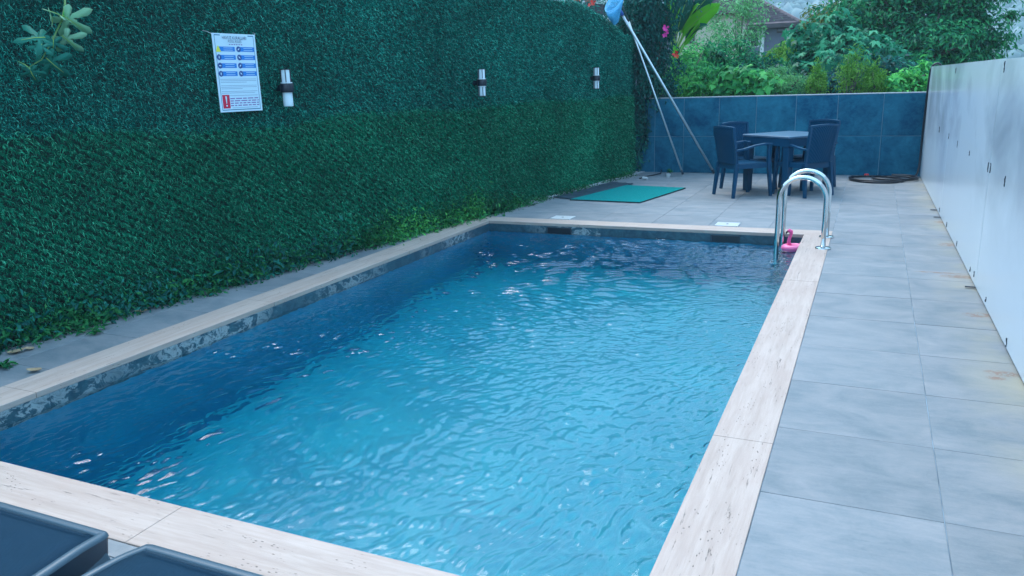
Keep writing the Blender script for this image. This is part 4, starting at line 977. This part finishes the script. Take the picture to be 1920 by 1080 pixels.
# ------------------------------------------------------------------ flamingo float
fl = empty('flamingo_float', (-.605, 7.80, WZ), R(200), label='small pink inflatable flamingo floating in the far pool corner', cat='pool toy')
simple('pink_vinyl', (.90, .10, .30), .3); simple('pink_pale', (.90, .17, .36), .3); simple('beak_black', (.01, .01, .015), .3)
m = MB(); N1, N2 = 24, 12; v = []; f = []
for i in range(N1):
    a = 2 * math.pi * i / N1
    for j in range(N2):
        b = 2 * math.pi * j / N2; rr = .062 + .034 * math.cos(b); v.append((rr * 1.18 * math.cos(a), rr * math.sin(a), .022 + .034 * math.sin(b)))
for i in range(N1):
    for j in range(N2): f.append((i * N2 + j, ((i + 1) % N1) * N2 + j, ((i + 1) % N1) * N2 + (j + 1) % N2, i * N2 + (j + 1) % N2))
m.add(v, f); m.build('body', 'pink_pale', fl, True)
m = MB(); m.tube([(.03, 0, .04), (.045, 0, .08), (.038, 0, .12), (.025, 0, .155), (.028, 0, .18), (.045, 0, .19), (.058, 0, .182)], [.020, .017, .015, .0155, .020, .018, .012], 10); m.build('neck', 'pink_vinyl', fl, True)
m = MB(); m.tube([(.056, 0, .182), (.070, 0, .172), (.074, 0, .155)], [.012, .009, .003], 8); m.build('beak', 'beak_black', fl, True)
MB().tube([(-.07, 0, .05), (-.10, 0, .075), (-.105, 0, .095)], [.024, .016, .004], 8).build('tail', 'pink_vinyl', fl, True)

# ------------------------------------------------------------------ floor things
for x, lb in ((-3.17, 'square white skimmer lid, left of the two beyond the pool'), (-1.32, 'square white skimmer lid nearer the ladder')):
    e = empty('skimmer_lid', (x, 8.42, 0), label=lb, cat='lid', group='white skimmer lids in the deck')
    MB().box((0, 0, .006), (.24, .21, .010), b=.002).build('plate', 'white_plastic', e)
    MB().lathe([(.012, .0115), (.012, .0135), (0, .0135)], n=12).build('finger_hole', 'slot_dark', e)
mq = [Vector((-3.57, 9.76, 0)), Vector((-2.61, 9.70, 0)), Vector((-2.35, 11.18, 0)), Vector((-3.25, 11.32, 0))]
m = MB(); m.add([(p.x, p.y, .003) for p in mq] + [(p.x, p.y, .018) for p in mq], [(4, 5, 6, 7), (0, 1, 5, 4), (1, 2, 6, 5), (2, 3, 7, 6), (3, 0, 4, 7)])
gm = m.build('green_mat', 'mat_green'); gm.data.materials.append(MAT['mat_edge'])
for p in gm.data.polygons:
    if abs(p.normal.z) < .5: p.material_index = 1
tag(gm, 'green turf mat lying on the deck beyond the pool', 'mat')
m = MB(); n1, n2 = 10, 20; v = []; f = []
A_, B_, C_, D_ = Vector((-3.88, 9.95, 0)), Vector((-3.50, 9.80, 0)), Vector((-3.20, 11.55, 0)), Vector((-3.60, 11.75, 0))
for j in range(n2 + 1):
    for i in range(n1 + 1):
        u, w_ = i / n1, j / n2; p = A_.lerp(B_, u).lerp(D_.lerp(C_, u), w_); v.append((p.x + rnd.uniform(-.01, .01), p.y, .004 + rnd.uniform(0, .012)))
for j in range(n2):
    for i in range(n1): k = j * (n1 + 1) + i; f.append((k, k + 1, k + n1 + 2, k + n1 + 1))
m.add(v, f); o = m.build('shade_net', 'net_sheet', None, True); tag(o, 'crumpled dark netting lying between the green mat and the kerb', 'netting')
sm = o.modifiers.new('t', 'SOLIDIFY'); sm.thickness = .002
e = empty('power_plug', (-3.18, 12.1, 0), label='white power socket with a black cable on the deck near the corner', cat='socket')
MB().tube([(-.035, 0, .028), (.04, -.02, .028)], .026, 12).build('body', 'white_plastic', e, True, angle=50)
MB().tube([(-.03, .0, .03), (-.09, .02, .02), (-.11, .15, .012), (-.09, .35, .012), (-.02, .55, .012), (.05, .8, .012), (.02, 1.0, .05)], .009, 6).build('cable', 'hose_rubber', e, True)
e = empty('plant_pot', (-2.92, 12.55, 0), label='tiny white pot by the seedling at the wall corner', cat='pot')
MB().lathe([(0, .002), (.032, .002), (.038, .05), (.034, .05), (.03, .03), (0, .03)], n=14).build('body', 'white_plastic', e, True, angle=40)
e = empty('red_cap', (-.03, 13.05, 0), label='small red cap on the floor against the low wall', cat='cap')
simple('red_plastic', (.6, .04, .05), .35); MB().lathe([(0, .045), (.028, .042), (.034, .03), (.034, .0)], n=16).build('dome', 'red_plastic', e, True, angle=45)
# hose
e = empty('garden_hose', (.3, 12.6, 0), label='black hose coiled on the deck and running up the end of the panel wall', cat='hose'); L = Vector(e.location)
def loops(cx_, cy_, a, b, turns, ph, z0, sway):
    out = []; n = int(28 * turns)
    for k in range(n + 1):
        t_ = k / 28 * 2 * math.pi + ph; out.append(Vector((cx_ + a * math.cos(t_) + sway * math.sin(k * .21), cy_ + b * math.sin(t_) + sway * .6 * math.cos(k * .17), z0 + .010 * (k // 14 % 3))))
    return out
pts = loops(.10, 12.55, .36, .34, 1.6, 2.6, .014, .03) + loops(.34, 12.62, .28, .24, 1.4, 5.6, .03, .03)
pts += [Vector((.58, 12.86, .03)), Vector((.655, 13.02, .10)), Vector((.668, 13.1, .30)), Vector((.672, 13.11, .7)), Vector((.678, 13.1, 1.1)), Vector((.682, 13.06, 1.36)), Vector((.69, 12.98, 1.52)), Vector((.72, 12.95, 1.592)), Vector((.79, 12.96, 1.60)), Vector((.86, 13.0, 1.45)), Vector((.88, 13.05, 1.0))]
sm_ = []
for i in range(len(pts) - 1):
    p0, p1, p2, p3 = pts[max(i - 1, 0)], pts[i], pts[i + 1], pts[min(i + 2, len(pts) - 1)]
    for u in (0, .33, .66):
        sm_.append(.5 * ((2 * p1) + (p2 - p0) * u + (2 * p0 - 5 * p1 + 4 * p2 - p3) * u * u + (3 * p1 - p0 - 3 * p2 + p3) * u ** 3))
MB().tube([p - L for p in sm_], .015, 8).build('tube', 'hose_rubber', e, True)

# ------------------------------------------------------------------ sun loungers in the foreground
def lounger(x0, label):
    W_, LN, zt = .655, 1.95, .30
    e = empty('sun_lounger', (x0 + W_ / 2, 1.35 - LN / 2, 0), label=label, cat='sun lounger', group='two grey sun loungers at the near end of the pool')
    yf = LN / 2
    def half(y):          # half width: full in the middle, narrowing in an arc to the foot end
        u = (yf - y); return W_ / 2 + .052 * min(1, (max(u, 0) / .45)) ** .7
    def zt_(y): u = (yf - y); return zt - .010 * math.exp(-(u / .06) ** 2)
    n = 24; yl = [yf - LN * (k / n) ** 1.7 for k in range(n + 1)]
    # sling
    m = MB(); v = []; f = []; c_ = 9
    for y in yl:
        h_ = half(y) - .020; yy = min(y, yf - .022)
        for i in range(c_): u = -1 + 2 * i / (c_ - 1); v.append((u * h_, yy, zt_(y) + .002 - .016 * (1 - u * u) * min(1, (yf - y) / .2)))
    for j in range(n):
        for i in range(c_ - 1): k = j * c_ + i; f.append((k, k + c_, k + c_ + 1, k + 1))
    m.add(v, f); o = m.build('sling', 'sling', e, True); hem = MB(); hem.tube([Vector((-half(yf) + .035, yf - .036, zt + .0035)), Vector((half(yf) - .035, yf - .036, zt + .0035))], .0022, 5); hem.build('hem', 'lounger_side', o); s_ = o.modifiers.new('t', 'SOLIDIFY'); s_.thickness = .003
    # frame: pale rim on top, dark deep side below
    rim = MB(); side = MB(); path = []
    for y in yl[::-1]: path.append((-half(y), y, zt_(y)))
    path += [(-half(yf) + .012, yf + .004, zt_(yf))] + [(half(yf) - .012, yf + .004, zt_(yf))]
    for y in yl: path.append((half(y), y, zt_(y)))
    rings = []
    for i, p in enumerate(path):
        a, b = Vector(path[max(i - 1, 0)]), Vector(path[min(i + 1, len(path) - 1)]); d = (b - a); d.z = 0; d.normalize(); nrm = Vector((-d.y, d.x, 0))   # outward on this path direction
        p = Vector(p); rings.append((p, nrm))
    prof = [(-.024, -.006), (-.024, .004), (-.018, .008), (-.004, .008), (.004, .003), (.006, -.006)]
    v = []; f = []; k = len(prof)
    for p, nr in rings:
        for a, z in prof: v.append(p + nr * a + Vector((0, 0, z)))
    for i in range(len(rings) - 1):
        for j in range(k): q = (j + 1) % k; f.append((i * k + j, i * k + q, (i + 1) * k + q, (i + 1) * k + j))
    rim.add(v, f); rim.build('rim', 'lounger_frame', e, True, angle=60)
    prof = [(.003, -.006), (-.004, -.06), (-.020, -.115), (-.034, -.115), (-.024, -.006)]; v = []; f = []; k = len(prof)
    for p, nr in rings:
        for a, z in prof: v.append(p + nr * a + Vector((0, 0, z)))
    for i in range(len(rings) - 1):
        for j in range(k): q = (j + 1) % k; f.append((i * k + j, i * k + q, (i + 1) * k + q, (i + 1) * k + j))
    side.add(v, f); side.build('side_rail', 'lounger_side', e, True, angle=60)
    for s in (-1, 1):
        for y in (yf - .10, -yf + .30):
            m = MB(); m.bar((s * (W_ / 2 + .055), y + .085, 0), (s * (W_ / 2 - .035), y, .24), .05, .10, .07, .18); m.build('leg', 'lounger_frame', e, bevel=.008)
    m = MB(); m.bar((-W_ / 2, -yf + .45, .20), (W_ / 2, -yf + .45, .20), .05, .04); m.build('cross_bar', 'lounger_side', e)
    return e
lounger(-2.57, 'grey mesh sun lounger in the bottom left corner of the picture')
lounger(-1.755, 'grey mesh sun lounger right of the other, nearer the middle of the pool end')
